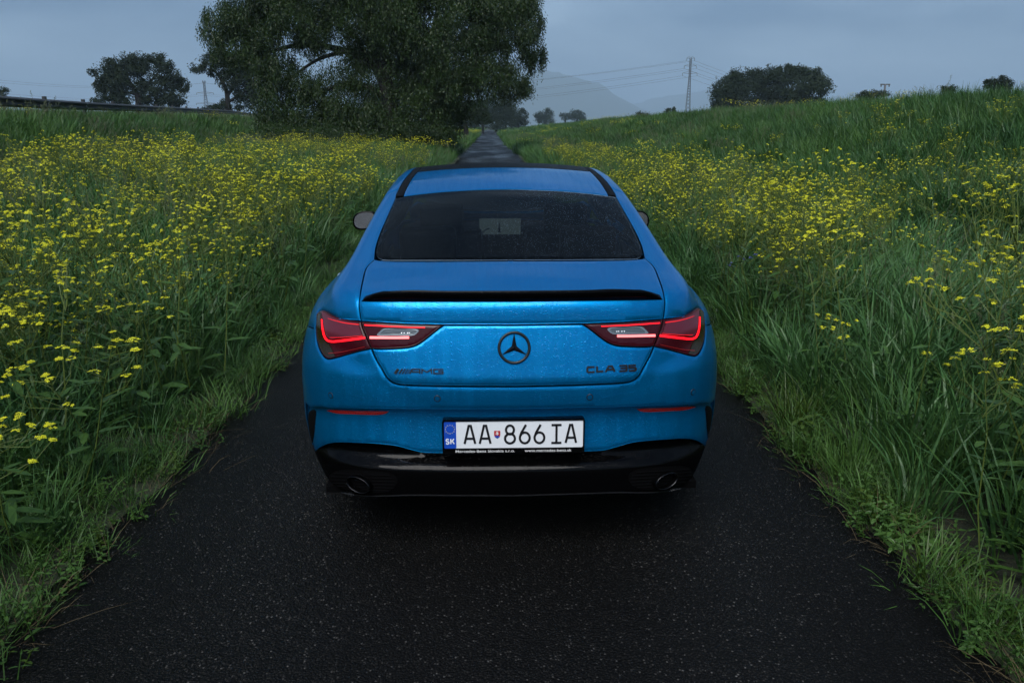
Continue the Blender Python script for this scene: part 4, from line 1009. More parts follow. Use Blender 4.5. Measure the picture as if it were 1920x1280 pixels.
def mustard(rng,h=.9,nb=6,hr=.022):
    """stem mesh parts and the places of the flower heads"""
    P=[];heads=[]
    lean=rng.normal(0,.12,2); top=np.array([lean[0]*h,lean[1]*h,h])
    main=[np.zeros(3),top*.35+rng.normal(0,.012,3),top*.7+rng.normal(0,.015,3),top]
    P.append((*stick(main,(.0042,.0018)),0)); heads.append(top)
    for i in range(nb):
        f=.45+.5*rng.random(); s=np.array(main[1])*(1-f)+top*f if f<1 else top
        a=rng.random()*2*math.pi; L=(.16+.26*rng.random())*(1.25-f*.5)*h
        e=s+np.array([math.cos(a)*L*.62,math.sin(a)*L*.62,L*(.62+.25*rng.random())]); e[2]=min(e[2],h*1.08)
        mid=(s+e)/2+np.array([math.cos(a)*.035,math.sin(a)*.035,-.012])
        P.append((*stick([s,mid,e],(.0024,.0012)),0)); heads.append(e)
        if rng.random()<.7: # seed pods along the branch
            for j in range(4):
                g=.35+.14*j; c=s*(1-g)+e*g; dd=rng.normal(0,1,3); dd[2]=abs(dd[2])
                P.append((*stick([c,c+dd/np.linalg.norm(dd)*.03],(.0011,.0007)),0))
    for i in range(9):
        f=.05+.75*rng.random(); c=top*f; a=rng.random()*2*math.pi
        P.append((*leafq(c,[math.cos(a),math.sin(a),.25-.5*rng.random()],[0,0,1.0],.07+.13*(1-f)*rng.random()+.02,.022+.03*(1-f)),1))
    return P,heads
# ---- clump variants, kept outside the scene and placed as instances
def variant_collection(name,builders):
    c=bpy.data.collections.new(name)
    for i,(V,q,mi,mats) in enumerate(builders):
        o=bpy.data.objects.new('%s_%02d'%(name,i),fast_mesh(name,V,q,mats,mi)); c.objects.link(o)
    return c
def scatter(name,coll,P,rot,scl,idx,label,cat,group=None):
    """one object whose points carry the plants"""
    me=bpy.data.meshes.new(name); me.vertices.add(len(P)); me.vertices.foreach_set('co',np.asarray(P,np.float32).ravel())
    for nm,ty,dat,key in(('rot','FLOAT_VECTOR',rot,'vector'),('scl','FLOAT_VECTOR',scl,'vector'),('pick','INT',idx,'value')):
        at=me.attributes.new(nm,ty,'POINT'); at.data.foreach_set(key,np.asarray(dat,np.int32 if ty=='INT' else np.float32).ravel())
    o=bpy.data.objects.new(name,me); link(o,label=label,cat=cat,group=group,kind='stuff')
    ng=bpy.data.node_groups.new(name,'GeometryNodeTree'); ng.interface.new_socket('Geometry',in_out='INPUT',socket_type='NodeSocketGeometry'); ng.interface.new_socket('Geometry',in_out='OUTPUT',socket_type='NodeSocketGeometry')
    N=ng.nodes; Lk=ng.links; gi=N.new('NodeGroupInput'); go=N.new('NodeGroupOutput'); ip=N.new('GeometryNodeInstanceOnPoints'); ci=N.new('GeometryNodeCollectionInfo')
    ci.inputs['Collection'].default_value=coll; ci.inputs['Separate Children'].default_value=True; ci.inputs['Reset Children'].default_value=True
    def attr(nm,ty):
        a=N.new('GeometryNodeInputNamedAttribute'); a.data_type=ty; a.inputs['Name'].default_value=nm; return a.outputs['Attribute']
    Lk.new(gi.outputs[0],ip.inputs['Points']); Lk.new(ci.outputs[0],ip.inputs['Instance']); ip.inputs['Pick Instance'].default_value=True
    Lk.new(attr('pick','INT'),ip.inputs['Instance Index']); Lk.new(attr('rot','FLOAT_VECTOR'),ip.inputs['Rotation']); Lk.new(attr('scl','FLOAT_VECTOR'),ip.inputs['Scale'])
    Lk.new(ip.outputs[0],go.inputs[0])
    md=o.modifiers.new('plants','NODES'); md.node_group=ng; return o
rg=np.random.default_rng(5)
def tuft(n,rad,h0,h1,w0,w1,mat='grass',**k):
    V,q=blades(rg,n,rad,h0,h1,w0,w1,**k); return V,q,np.zeros(len(q)),[VM[mat]]
def seed_tuft(n=9,h0=.7,h1=1.05,rad=.15,fat=1.0):
    P=[]
    for i in range(n):
        a=rg.random()*6.28; r=rad*math.sqrt(rg.random()); b0=np.array([r*math.cos(a),r*math.sin(a),0]); h=h0+(h1-h0)*rg.random(); az=rg.random()*6.28; dr=.10+.22*rg.random()
        pts=[b0+np.array([math.cos(az)*dr*h*(s**2),math.sin(az)*dr*h*(s**2),h*(s-.12*s**3*dr*3)]) for s in(0,.4,.75,1)]
        P.append((*stick(pts,(.0016*fat,.0009*fat)),0))
        d=(pts[3]-pts[2]); d/=np.linalg.norm(d)
        for j in range(13):  # feathery panicle
            f=j/13; c=pts[2]*(1-f)*.5+pts[3]*(1-(1-f)*.5)+d*(.05*f); dd=d*.8+rg.normal(0,.55,3); L=(.034*(1-f*.6)+.010)*fat**.5
            P.append((*leafq(c,dd,rg.normal(0,1,3),L,.0042*fat),0))
    V,q=blades(rg,16,rad,.25,.5,.004,.007)
    P.append((V,q,1)); V,q,m=join(P); return V,q,m,[VM['dry'],VM['grass']]
def weed(h=.45,ns=7,mat='weed',rad=.14,L0=.05,L1=.10):
    P=[]
    for i in range(ns):
        a=rg.random()*6.28; r=rad*math.sqrt(rg.random()); b0=np.array([r*math.cos(a),r*math.sin(a),0]); hh=h*(.5+.6*rg.random()); ln=rg.normal(0,.22,2)
        top=b0+np.array([ln[0]*hh,ln[1]*hh,hh]); P.append((*stick([b0,(b0+top)/2,top],(.003,.0015)),0))
        k=max(3,int(hh/.045)); ph=rg.random()*6.28
        for j in range(k):
            f=(j+.8)/k; c=b0*(1-f)+top*f
            for s in(0,math.pi):
                g=ph+j*1.57+s; L=(L0+(L1-L0)*rg.random())*(1.15-.55*f)
                P.append((*leafq(c,[math.cos(g),math.sin(g),.25-.35*rg.random()],[0,0,1.0],L,L*.46),0))
    V,q,m=join(P); return V,q,m,[VM[mat]]
def mustard_full(h,nb,n=13,hr=.022,pet=.0075,leaf=True):
    P,H=mustard(rg,h,nb); out=[(v,q,mi) for v,q,mi in P]
    for c in H:
        V,q=head(rg,hr*(.7+.6*rg.random()),n,pet); out.append((V+c,q,2))
    V,q,m=join(out); return V,q,m,[VM['stem'],VM['weed'],VM['petal']]
C_NEAR=variant_collection('grass_clump',[tuft(60,.17,.38,.72,.004,.008) for _ in range(4)]+[tuft(46,.15,.45,.82,.009,.018,'broad',curl=.7) for _ in range(4)])
C_SHORT=variant_collection('verge_clump',[tuft(64,.12,.08,.24,.003,.006,lean=.6,curl=.5,seg=3) for _ in range(3)]+[weed(.16,9,'weed',.13,.025,.05) for _ in range(2)]+[weed(.10,9,'light',.10,.02,.04)])
C_WEED=variant_collection('weed_clump',[weed(.42,8) for _ in range(3)]+[weed(.30,9,'light',.15,.03,.07)])
C_SEED=variant_collection('seed_clump',[seed_tuft() for _ in range(4)])
C_MID=variant_collection('mid_clump',[tuft(80,.34,.40,.78,.008,.014,seg=3) for _ in range(4)]+[tuft(64,.32,.45,.80,.012,.020,'broad',seg=3,curl=.7) for _ in range(2)])
C_FAR=variant_collection('far_clump',[tuft(110,.8,.40,.75,.022,.045,seg=2) for _ in range(4)])
C_VFAR=variant_collection('far_patch',[tuft(150,2.2,.4,.75,.06,.14,seg=2) for _ in range(3)])
C_SEEDF=variant_collection('mid_seed_clump',[seed_tuft(14,.65,1.0,.40,2.2) for _ in range(3)])
C_MUS=variant_collection('mustard_clump',[mustard_full(.70+.08*i,11+i%3,8,.0135,.0066) for i in range(5)])
C_MUSM=variant_collection('mid_mustard',[join_ for join_ in [mustard_full(.70+.08*i,12,6,.0135,.0076) for i in range(4)]])
def far_mustard():
    P=[]
    V,q=blades(rg,26,.5,.5,.85,.02,.04,seg=2); P.append((V,q,0))
    for i in range(34):
        a=rg.random()*6.28; r=.6*math.sqrt(rg.random()); V,q=head(rg,.028,4,.017); P.append((V+np.array([r*math.cos(a),r*math.sin(a),.72+.22*rg.random()]),q,1))
    V,q,m=join(P); return V,q,m,[VM['grass'],VM['petal']]
C_MUSF=variant_collection('far_mustard',[far_mustard() for _ in range(3)])
# ---- where things grow
def cand(x0,x1,y0,y1,dens):
    n=int((x1-x0)*(y1-y0)*dens); X=x0+(x1-x0)*RNG.random(n); Y=y0+(y1-y0)*RNG.random(n); return X,Y
def visible(X,Y,pad=2.5):
    # a wedge wider than the photograph so that a step aside still finds meadow
    return (np.abs(X-.03*Y)<(Y+1.0)*.80+pad)&(Y>-.5)
def off_road(X,Y,dl=.0,dr=.0):
    return (X<-(1.60+dl))|(X>(1.63+dr))
def place(name,coll,X,Y,nv,smin,smax,label,cat,tilt=.10,hfun=None,vlo=0):
    P=np.stack([X,Y,gz(X,Y)-.01],-1); n=len(X)
    rot=np.stack([RNG.normal(0,tilt,n),RNG.normal(0,tilt,n),RNG.random(n)*6.283],-1)
    s=smin+(smax-smin)*RNG.random(n); 
    if hfun is not None: s=s*hfun(X,Y)
    scl=np.stack([s*(.9+.2*RNG.random(n)),s*(.9+.2*RNG.random(n)),s],-1)
    return scatter(name,coll,P,rot,scl,vlo+RNG.integers(0,nv,n),label,cat)
def rdist(X,Y): return np.hypot(X,Y)
def edge_height(X,Y):
    """plants are low beside the lane and grow taller away from it"""
    d=np.where(X<0,-X-1.6,X-1.63); lo=np.where(X<0,.36,.55)
    return lo+(1-lo)*smoothstep(.0,np.where(X<0,.85,.5),d)
def sel(X,Y,m): return X[m],Y[m]
X,Y=cand(-16,16,-.5,9,30); m=off_road(X,Y,.16,.22)&visible(X,Y)&(rdist(X,Y)<9); X,Y=sel(X,Y,m)
place('meadow_grass',C_NEAR,X,Y,8,.58,1.0,'tall green meadow grass growing along both road edges','grass',hfun=edge_height)
X,Y=cand(-24,24,3,20,13); r=rdist(X,Y); m=off_road(X,Y,.16,.22)&visible(X,Y)&(r>=9)&(r<20); X,Y=sel(X,Y,m)
place('meadow_grass',C_NEAR,X,Y,8,.85,1.2,'green meadow grass on the banks beside and beyond the car','grass',hfun=edge_height)
X,Y=cand(-48,36,10,52,5.5); r=rdist(X,Y); m=off_road(X,Y,.25,.25)&visible(X,Y)&(r>=18)&(r<52); X,Y=sel(X,Y,m)
place('meadow_grass',C_MID,X,Y,6,.8,1.15,'meadow grass on the slopes halfway to the big tree','grass',hfun=edge_height)
X,Y=cand(-70,40,40,150,1.5); m=off_road(X,Y,.5,.5)&visible(X,Y)&(rdist(X,Y)>=48); X,Y=sel(X,Y,m)
place('meadow_grass',C_FAR,X,Y,4,.8,1.15,'distant meadow grass along the dike and behind the big tree','grass',hfun=edge_height)
X,Y=cand(-120,70,140,420,.16); m=off_road(X,Y,2.2,2.2)&visible(X,Y); X,Y=sel(X,Y,m)
place('meadow_grass',C_VFAR,X,Y,3,.7,1.1,'hazy far meadow where the road ends','grass')
# verge: short grass and small weeds that creep onto the asphalt
Yv=-.3+ RNG.random(1500)**1.3*24; side=RNG.random(1500)<.5
Xv=np.where(side,-(1.60-.07+np.abs(RNG.normal(0,.20,1500))),1.66-.06+np.abs(RNG.normal(0,.16,1500)))
place('verge_grass',C_SHORT,Xv,Yv,6,.45,1.1,'short grass and small weeds fringing the asphalt edges','grass',tilt=.2)
C_LITTER=variant_collection('litter_clump',[tuft(14,.09,.03,.12,.002,.0045,'straw',lean=1.42,curl=.05,seg=2,base=.008) for _ in range(3)]+[tuft(10,.10,.10,.30,.0015,.003,'straw',lean=.9,curl=.6,seg=3) for _ in range(2)])
Yv=-.3+RNG.random(900)**1.2*22; sd_=RNG.random(900)<.5; Xv=np.where(sd_,-(1.60-.10+np.abs(RNG.normal(0,.13,900))),1.66-.10+np.abs(RNG.normal(0,.13,900)))
o=place('dry_litter',C_LITTER,Xv,Yv,5,.6,1.2,'dry straw and dead stems lying along the asphalt edges','litter',tilt=.03)
X,Y=cand(-5,-1.7,-.5,9,15); d=-X-1.6; m=visible(X,Y)&(rdist(X,Y)>1.7)&(RNG.random(len(X))<np.where(Y<3.2,.9,.22)*(1-smoothstep(1.4,3,d))); X,Y=sel(X,Y,m)
X2,Y2=cand(1.8,5,-.5,9,2.0); X=np.concatenate([X,X2]); Y=np.concatenate([Y,Y2])
place('leafy_weeds',C_WEED,X,Y,4,.6,1.15,'leafy weeds and nettles at the foot of the verges','weeds',hfun=edge_height)
# pale seeding grasses
def seedmask(X,Y): return np.clip(.22+1.2*(vnoise(X,Y,4.5,21)-.5)+.5*smoothstep(6,11,-X),0,1)
X,Y=cand(-20,16,-.3,18,4.5); m=off_road(X,Y,.35,.3)&visible(X,Y)&(RNG.random(len(X))<seedmask(X,Y)); X,Y=sel(X,Y,m)
place('seeding_grass',C_SEED,X,Y,4,.75,1.08,'pale seeding grass heads nodding above the near meadow','grass',tilt=.16,hfun=edge_height)
X,Y=cand(-48,36,14,90,.9); m=off_road(X,Y,.35,.3)&visible(X,Y)&(rdist(X,Y)>16)&(RNG.random(len(X))<seedmask(X,Y)*1.1); X,Y=sel(X,Y,m)
place('seeding_grass',C_SEEDF,X,Y,3,.75,1.1,'pale seeding grass on the farther banks','grass',tilt=.14)
# yellow mustard
def flow(X,Y):
    n1=vnoise(X,Y,3.2,41); n2=vnoise(X,Y,1.1,43); d=-X-1.6; e=X-1.63
    left=smoothstep(.04,.35,d)*(.55+.45*smoothstep(1.4,3.0,Y))*np.clip(.62+2.4*(n1*.5+n2*.5-.42),.10,1)*(1-smoothstep(6.0,8.2,d)*.97)*(1-.38*smoothstep(5,9,Y))*(1-.8*smoothstep(28,38,Y))
    strip=1.25*smoothstep(.12,.6,e)*(1-smoothstep(2.0,3.2,e))*np.clip(.45+1.9*(n2-.35),.05,1)*smoothstep(.8,2.6,Y)*.9*(1-.35*smoothstep(6,12,Y))
    bank=smoothstep(3.6,5.2,e)*np.clip(2.8*(n1*.65+n2*.35-.46),0,1)*.42*(1-.8*smoothstep(8.0,11,e))
    return np.where(X<0,left,np.maximum(strip,bank))
X,Y=cand(-16,16,.4,14,25); m=off_road(X,Y,.12,.2)&visible(X,Y)&(rdist(X,Y)<14)&(rdist(X,Y)>2.25)&(RNG.random(len(X))<flow(X,Y)); X,Y=sel(X,Y,m)
o_=np.argsort(rdist(X,Y)); near=o_[:180]; rest=o_[180:]; NEARX,NEARY=X[near],Y[near]
place('mustard_flowers',C_MUS,X[rest],Y[rest],5,.72,1.32,'yellow mustard flowers crowding the banks on both sides','flowers',tilt=.14)
X,Y=cand(-26,24,6,32,9); r=rdist(X,Y); m=off_road(X,Y,.4,.4)&visible(X,Y)&(r>=13)&(r<32)&(RNG.random(len(X))<flow(X,Y)); X,Y=sel(X,Y,m)
place('mustard_flowers',C_MUSM,X,Y,4,.68,1.25,'yellow mustard flowers carpeting the field before the big tree','flowers',tilt=.12)
X,Y=cand(-40,36,28,170,.55); r=rdist(X,Y); e=X-1.63
w=np.where(X>0,np.clip(2.6*(vnoise(X,Y,7,51)-.52),0,1)*np.where(e<3,.5,.32)*np.where(e>2.2,1,.25)*(1-.7*smoothstep(8.5,11,e)),np.clip(2.2*(vnoise(X,Y,6,53)-.5),0,1)*np.where(X>-5.5,.9,.12))
m=off_road(X,Y,.5,.5)&visible(X,Y)&(r>=30)&(RNG.random(len(X))<w); X,Y=sel(X,Y,m)
place('mustard_flowers',C_MUSF,X,Y,3,.8,1.15,'distant yellow flower patches along the dike and the far verge','flowers')
# nearest mustard plants, one by one
protos=[]
for i in range(6):
    P,H=mustard(rg,.72+.07*i,9+i%3); V,q,mi=join(P); ms=fast_mesh('mustard_plant',V,q,[VM['stem'],VM['weed']],mi)
    hs=[]
    for c in H:
        V,q=head(rg,.017*(.6+.7*rg.random()),12,.0070); hs.append((c,fast_mesh('flower_head',V,q,VM['petal'])))
    protos.append((ms,hs))
for i,(x,y) in enumerate(zip(NEARX,NEARY)):
    ms,hs=protos[i%6]; o=bpy.data.objects.new('mustard_plant',ms); s=.92+.32*RNG.random()
    o.location=(x,y,float(gz(x,y))-.01); o.rotation_euler=(RNG.normal(0,.14),RNG.normal(0,.14),RNG.random()*6.28); o.scale=(s,s,s*float(edge_height(x,y)**.6))
    if x<0: link(o,label='branched yellow mustard plant in the grass of the left bank beside the road',cat='flower',group='mustard plants on the left bank')
    else: link(o,label='branched yellow mustard plant in the grass of the right verge below the dike',cat='flower',group='mustard plants on the right verge')
    for c,hm in hs:
        h=bpy.data.objects.new('flower_head',hm); h.location=c; link(h,o)
# clumps that stand alone on the right edge of the asphalt
def lone(name,u,v,V,q,mi,mats,label,cat,s=1.0):
    p=ground_px(u,v); o=bpy.data.objects.new(name,fast_mesh(name,V,q,mats,mi)); o.location=(p[0],p[1],-.012); o.scale=(s,s,s); o.rotation_euler=(0,0,rg.random()*6.28)
    link(o,label=label,cat=cat)
lone('grass_tuft',1492,798,*tuft(110,.10,.20,.42,.004,.008,'light',lean=.55,curl=.55),'spiky fresh green grass tuft overhanging the asphalt beside the rear bumper','grass tuft')
lone('dock_weed',1520,835,*weed(.16,8,'light',.12,.06,.12),'low broad-leaved weed between two grass tufts at the asphalt edge','weed')
lone('grass_tuft',1597,898,*tuft(170,.13,.14,.26,.003,.005,'grass',lean=.5,curl=.35),'dense dark cushion of fine grass on the asphalt edge','grass tuft')
lone('creeping_weed',1650,960,*weed(.12,16,'light',.12,.04,.06),'bright creeping weed spreading over the asphalt edge','weed')
lone('creeping_weed',1700,1010,*weed(.14,14,'weed',.12,.04,.07),'darker creeping weed just below the bright one on the asphalt edge','weed')
lone('grass_tuft',1752,1085,*tuft(60,.08,.12,.24,.004,.007,'light',lean=.6,curl=.5),'small light green grass tuft alone on the asphalt edge near the soil gap','grass tuft')
lone('grass_tuft',1862,1168,*tuft(50,.07,.10,.22,.004,.007,'light',lean=.6,curl=.5),'thin grass tuft on bare soil where the right verge is patchy','grass tuft')
# blue vetch flowers beside the car
P=[]
for i in range(6):
    b0=np.array([rg.normal(0,.10),rg.normal(0,.06),0]); top=b0+np.array([rg.normal(0,.04),rg.normal(0,.04),.62+.1*rg.random()]); P.append((*stick([b0,(b0+top)/2,top],.0016),0))
    V,q=head(rg,.012,7,.007); P.append((V+top,q,1))
V,q,mi=join(P); p=ground_px(1400,600); lone('vetch',1385,640,V,q,mi,[VM['stem'],VM['blue']],'small violet-blue flowers in the grass beside the right rear lamp','flower')
# ================================================================ trees
TM={'leaf':leaf_mat('willow_leaf',(.004,.0115,.0018),(.031,.062,.0115),trans=.22,rough=.45,spec=.35,scale=.5),
    'far':leaf_mat('far_leaf',(.010,.020,.008),(.024,.040,.016),trans=.15,rough=.6,spec=.2,scale=.3),
    'bark':simple('bark',(.006,.005,.0042),.9,bump=.9,bscale=14)}
tg=np.random.default_rng(23)
def leaves(centers,dirs,L,w,rng):
    """pointed leaf quads at centres along directions"""
    n=len(centers); d=dirs/np.linalg.norm(dirs,axis=1,keepdims=True); r=rng.normal(0,1,(n,3)); s=np.cross(d,r); s/=np.linalg.norm(s,axis=1,keepdims=True)+1e-9
    L=L*(.7+.6*rng.random(n))[:,None]; w=w*(.7+.6*rng.random(n))[:,None]
    V=np.stack([centers,centers+d*L*.5+s*w*.5,centers+d*L,centers+d*L*.5-s*w*.5],1).reshape(-1,3)
    return V,np.arange(4*n).reshape(-1,4)
def clump_leaves(c,r,n,L,w,rng,droop=0.0,holes=.35,seed=0):
    """leaves in an uneven cloud: shell-weighted, eaten away by noise; droop hangs them along short twigs"""
    c=np.asarray(c); r=np.asarray(r,float)
    m=int(n*2.2); v=rng.normal(0,1,(m,3)); v/=np.linalg.norm(v,axis=1,keepdims=True); rad=rng.random(m)**.42
    wob=.60+.80*vnoise(v[:,0]*3+v[:,2]*2+seed,v[:,1]*3-v[:,2]*2,.9,seed)
    P=v*rad[:,None]*wob[:,None]*r
    q=P+c; sz=float(r.mean())*.42
    keep=(vnoise(q[:,0]+q[:,1]*.7,q[:,2]+q[:,1]*.4,sz,7+seed)*.6+vnoise(q[:,0]-q[:,1]*.6,q[:,2],sz*.45,17+seed)*.4)>holes
    P=P[keep][:n]; k=len(P)
    if droop>0:
        # strings of leaves along hanging twigs
        t=4; tw=P[::t]; out=[];dr=[]
        h=rng.normal(0,.35,(len(tw),2)); ln=droop*(.5+.9*rng.random(len(tw)))
        for j in range(t+1):
            f=j/t; p=tw.copy(); p[:,2]-=ln*f; p[:,0]+=h[:,0]*ln*f*(1-f*.4); p[:,1]+=h[:,1]*ln*f*(1-f*.4)
            out.append(p+rng.normal(0,.03,p.shape)); d=rng.normal(0,.5,p.shape); d[:,2]-=.9; dr.append(d)
        return leaves(np.concatenate(out)+c,np.concatenate(dr),L,w,rng)
    d=rng.normal(0,1,P.shape)+v[keep][:n]*.6; d[:,2]-=.2
    return leaves(P+c,d,L,w,rng)
def tree(name,label,cat,Y,base,clumps,limbs,dens=1.0,leafpx=2.6,droop=0.0,mat='leaf',group=None,thick=.22,depth=1.0,holes=.40,aspect=.42,seed=0,sat=2):
    """crown clumps and limbs are laid out over the tree's own plane at distance Y, then given depth"""
    px2m=Y/CAM_F
    b=at_px(base[0],base[1],Y); zb=float(gz(b[0],Y)); root=empty(name,(b[0],Y,zb),label=label,cat=cat,group=group)
    o=np.array([b[0],Y,zb]); Vs=[];Ts=[];n0=0; L=leafpx*px2m
    clumps=list(clumps); big=list(clumps)
    for (u,v,ru,rv) in big:        # smaller boughs round every big one keep the outline uneven
        for _ in range(sat):
            g=tg.random()*2*math.pi; f=.26+.20*tg.random()
            clumps.append((u+math.cos(g)*ru*1.0,v+math.sin(g)*rv*.95,ru*f,rv*f))
    for i,(u,v,ru,rv) in enumerate(clumps):
        p=at_px(u,v,Y); rr=np.array([ru*px2m*1.05,max(ru,rv)*px2m*depth,rv*px2m*1.05])
        p[1]+=tg.normal(0,.35)*max(ru,rv)*px2m*depth if i<len(big) else tg.normal(0,1.0)*max(ru,rv)*px2m*depth
        V,T=clump_leaves(p-o,rr,int(dens*ru*rv*1.15)+30,L,L*aspect,tg,droop*px2m,holes,seed+i)
        Vs.append(V); Ts.append(T+n0); n0+=len(V)
    link(bpy.data.objects.new('crown',fast_mesh('crown',np.concatenate(Vs),np.concatenate(Ts),TM[mat])),root)
    m=MB()
    for k,(pts,r0,r1) in enumerate(limbs):
        q=[at_px(u,v,Y) for u,v in pts]; yo=abs(tg.normal(0,.5))*(0 if k==0 else 1)*thick*4
        for j in range(len(q)): q[j][1]+=yo*j/len(q)
        if k==0: q[0][2]=zb-.15
        q=[x-o for x in q]; d=smooth3(q); m.tube(d,list(np.linspace(r0,r1,len(d))),8)
    m.build('trunk',TM['bark'],root,True)
    return root
def smooth3(q,n=5):
    q=np.array(q); out=[]
    for i in range(len(q)-1):
        p0=q[max(i-1,0)];p1=q[i];p2=q[i+1];p3=q[min(i+2,len(q)-1)]
        for k in range(n):
            t=k/n; out.append(.5*((2*p1)+(-p0+p2)*t+(2*p0-5*p1+4*p2-p3)*t*t+(-p0+3*p1-3*p2+p3)*t**3))
    out.append(q[-1]); return out
willow=[(445,55,62,48),(400,48,26,30),(425,88,28,26),(470,20,60,40),(530,35,60,46),(505,105,36,40),(470,100,24,40),(600,20,70,50),(585,75,34,26),(640,60,40,34),(680,30,60,50),
 (500,165,34,48),(540,150,44,42),(570,200,70,46),(520,225,46,36),(620,170,50,42),(640,215,70,42),(690,215,60,48),(660,140,34,28),(720,150,60,60),(740,80,70,70),(770,30,80,60),(790,140,70,64),(760,210,60,50),(800,225,52,38),
 (840,40,80,56),(850,110,60,56),(900,20,70,48),(870,150,66,40),(850,190,40,30),(915,140,50,34),(950,155,36,26),(975,160,18,18),(895,75,36,44),(930,50,40,40),(960,25,46,40),(990,45,26,46),(1003,88,17,34),(980,85,14,26),(996,115,10,18),
 (820,200,44,46),(735,235,80,26),(600,240,70,18),(830,240,30,22),
 (480,-40,60,50),(570,-50,80,60),(680,-50,90,70),(790,-60,100,70),(900,-50,90,60),(620,-130,90,60),(740,-150,110,70),(860,-130,90,60)]
limbs=[([(732,268),(735,235),(730,190),(722,150),(712,118)],.55,.34),
 ([(720,150),(690,112),(650,96),(600,84),(545,80),(490,92),(455,108)],.26,.06),([(712,118),(700,70),(690,20),(676,-50),(660,-120)],.32,.08),([(722,150),(755,110),(800,70),(850,20),(890,-40)],.28,.07),
 ([(728,180),(780,165),(850,135),(910,120),(960,140)],.22,.05),([(728,190),(690,165),(640,160),(585,178),(540,200)],.20,.05),([(690,112),(660,60),(620,20),(580,-30)],.16,.05),([(650,96),(600,110),(560,135),(530,160)],.12,.04),
 ([(850,20),(920,0),(975,20),(1000,70)],.12,.03),([(600,84),(540,55),(480,40),(430,45)],.10,.03),([(730,225),(690,215),(650,235),(620,250)],.16,.05),([(640,92),(700,128),(745,140)],.10,.05),([(735,125),(720,85),(745,40),(760,-10)],.16,.05)]
tree('willow_tree','huge spreading willow with drooping branches left of the road','tree',45,(732,262),willow,limbs,dens=2.0,leafpx=4.6,droop=15,thick=.5,depth=.9,holes=.485,aspect=.34,sat=2)
# smaller trees, near to far
tree('leaning_tree','small tree with crooked leaning trunk beside the road past the willow','tree',92,(876,246),[(850,212,22,20),(872,200,22,15),(895,206,20,16),(905,222,16,12),(838,228,14,14)],
 [([(876,247),(872,232),(866,222),(862,212)],.30,.12),([(870,230),(880,218),(892,210)],.16,.06),([(866,222),(850,214),(842,210)],.12,.05)],dens=5,leafpx=2.8,mat='leaf',depth=.8,seed=40)
tree('roundheaded_tree','broad round-headed tree standing alone behind the guardrail','tree',118,(262,212),
 [(200,140,24,18),(222,128,26,20),(250,120,24,18),(272,118,26,16),(298,124,26,18),(318,142,22,18),(340,158,14,14),(192,165,16,18),(215,160,26,20),(245,152,24,22),(300,160,26,20),(325,182,24,14),(205,190,26,12),(250,188,36,14),(296,192,28,12),(270,160,16,14)],
 [([(262,215),(260,195),(255,175),(240,150),(225,130)],.55,.15),([(258,185),(275,160),(295,135)],.3,.1),([(262,190),(300,170),(330,160)],.25,.08),([(255,178),(215,165),(200,150)],.2,.07)],dens=4.2,leafpx=3.6,mat='far',depth=.8,seed=60,holes=.47)
tree('roadside_tree','tree with bare lower limbs half hidden by the willow','tree',104,(428,215),
 [(385,128,20,13),(405,112,24,14),(432,110,24,14),(455,125,24,22),(440,150,26,20),(470,160,24,26),(415,140,18,12),(462,190,26,16),(425,198,18,10),(480,130,22,24)],
 [([(428,215),(427,190),(424,170),(415,150),(400,130)],.40,.12),([(426,180),(440,160),(452,140)],.24,.08),([(427,192),(450,178),(470,165)],.2,.07)],dens=4,leafpx=3.6,mat='far',depth=.8,seed=90,holes=.46)
for i,(Y,b,cl,lb) in enumerate([
 (150,(1375,215),[(1352,172,20,22),(1372,160,22,22),(1392,152,24,20),(1375,185,32,20),(1345,192,14,12),(1370,204,36,9)],'rounded tree at the left end of the copse on the dike'),
 (156,(1440,212),[(1415,150,22,18),(1440,146,24,18),(1460,148,20,18),(1430,172,34,22),(1460,180,26,18),(1435,198,38,10)],'middle tree of the copse on the dike with even top'),
 (148,(1510,206),[(1485,142,16,16),(1502,138,20,14),(1525,148,18,16),(1542,162,13,14),(1510,165,34,22),(1490,180,24,16),(1508,192,36,10)],'tallest tree at the right end of the copse on the dike')]):
    tree('copse_tree',lb,'tree',Y,b,cl,[([b,(b[0],b[1]-25),(b[0]-4,b[1]-45)],.4,.12),([(b[0],b[1]-25),(b[0]+14,b[1]-45)],.2,.08)],dens=4.6,leafpx=3.8,mat='far',depth=.9,seed=120+10*i,holes=.41,group='trees of the copse on the dike')
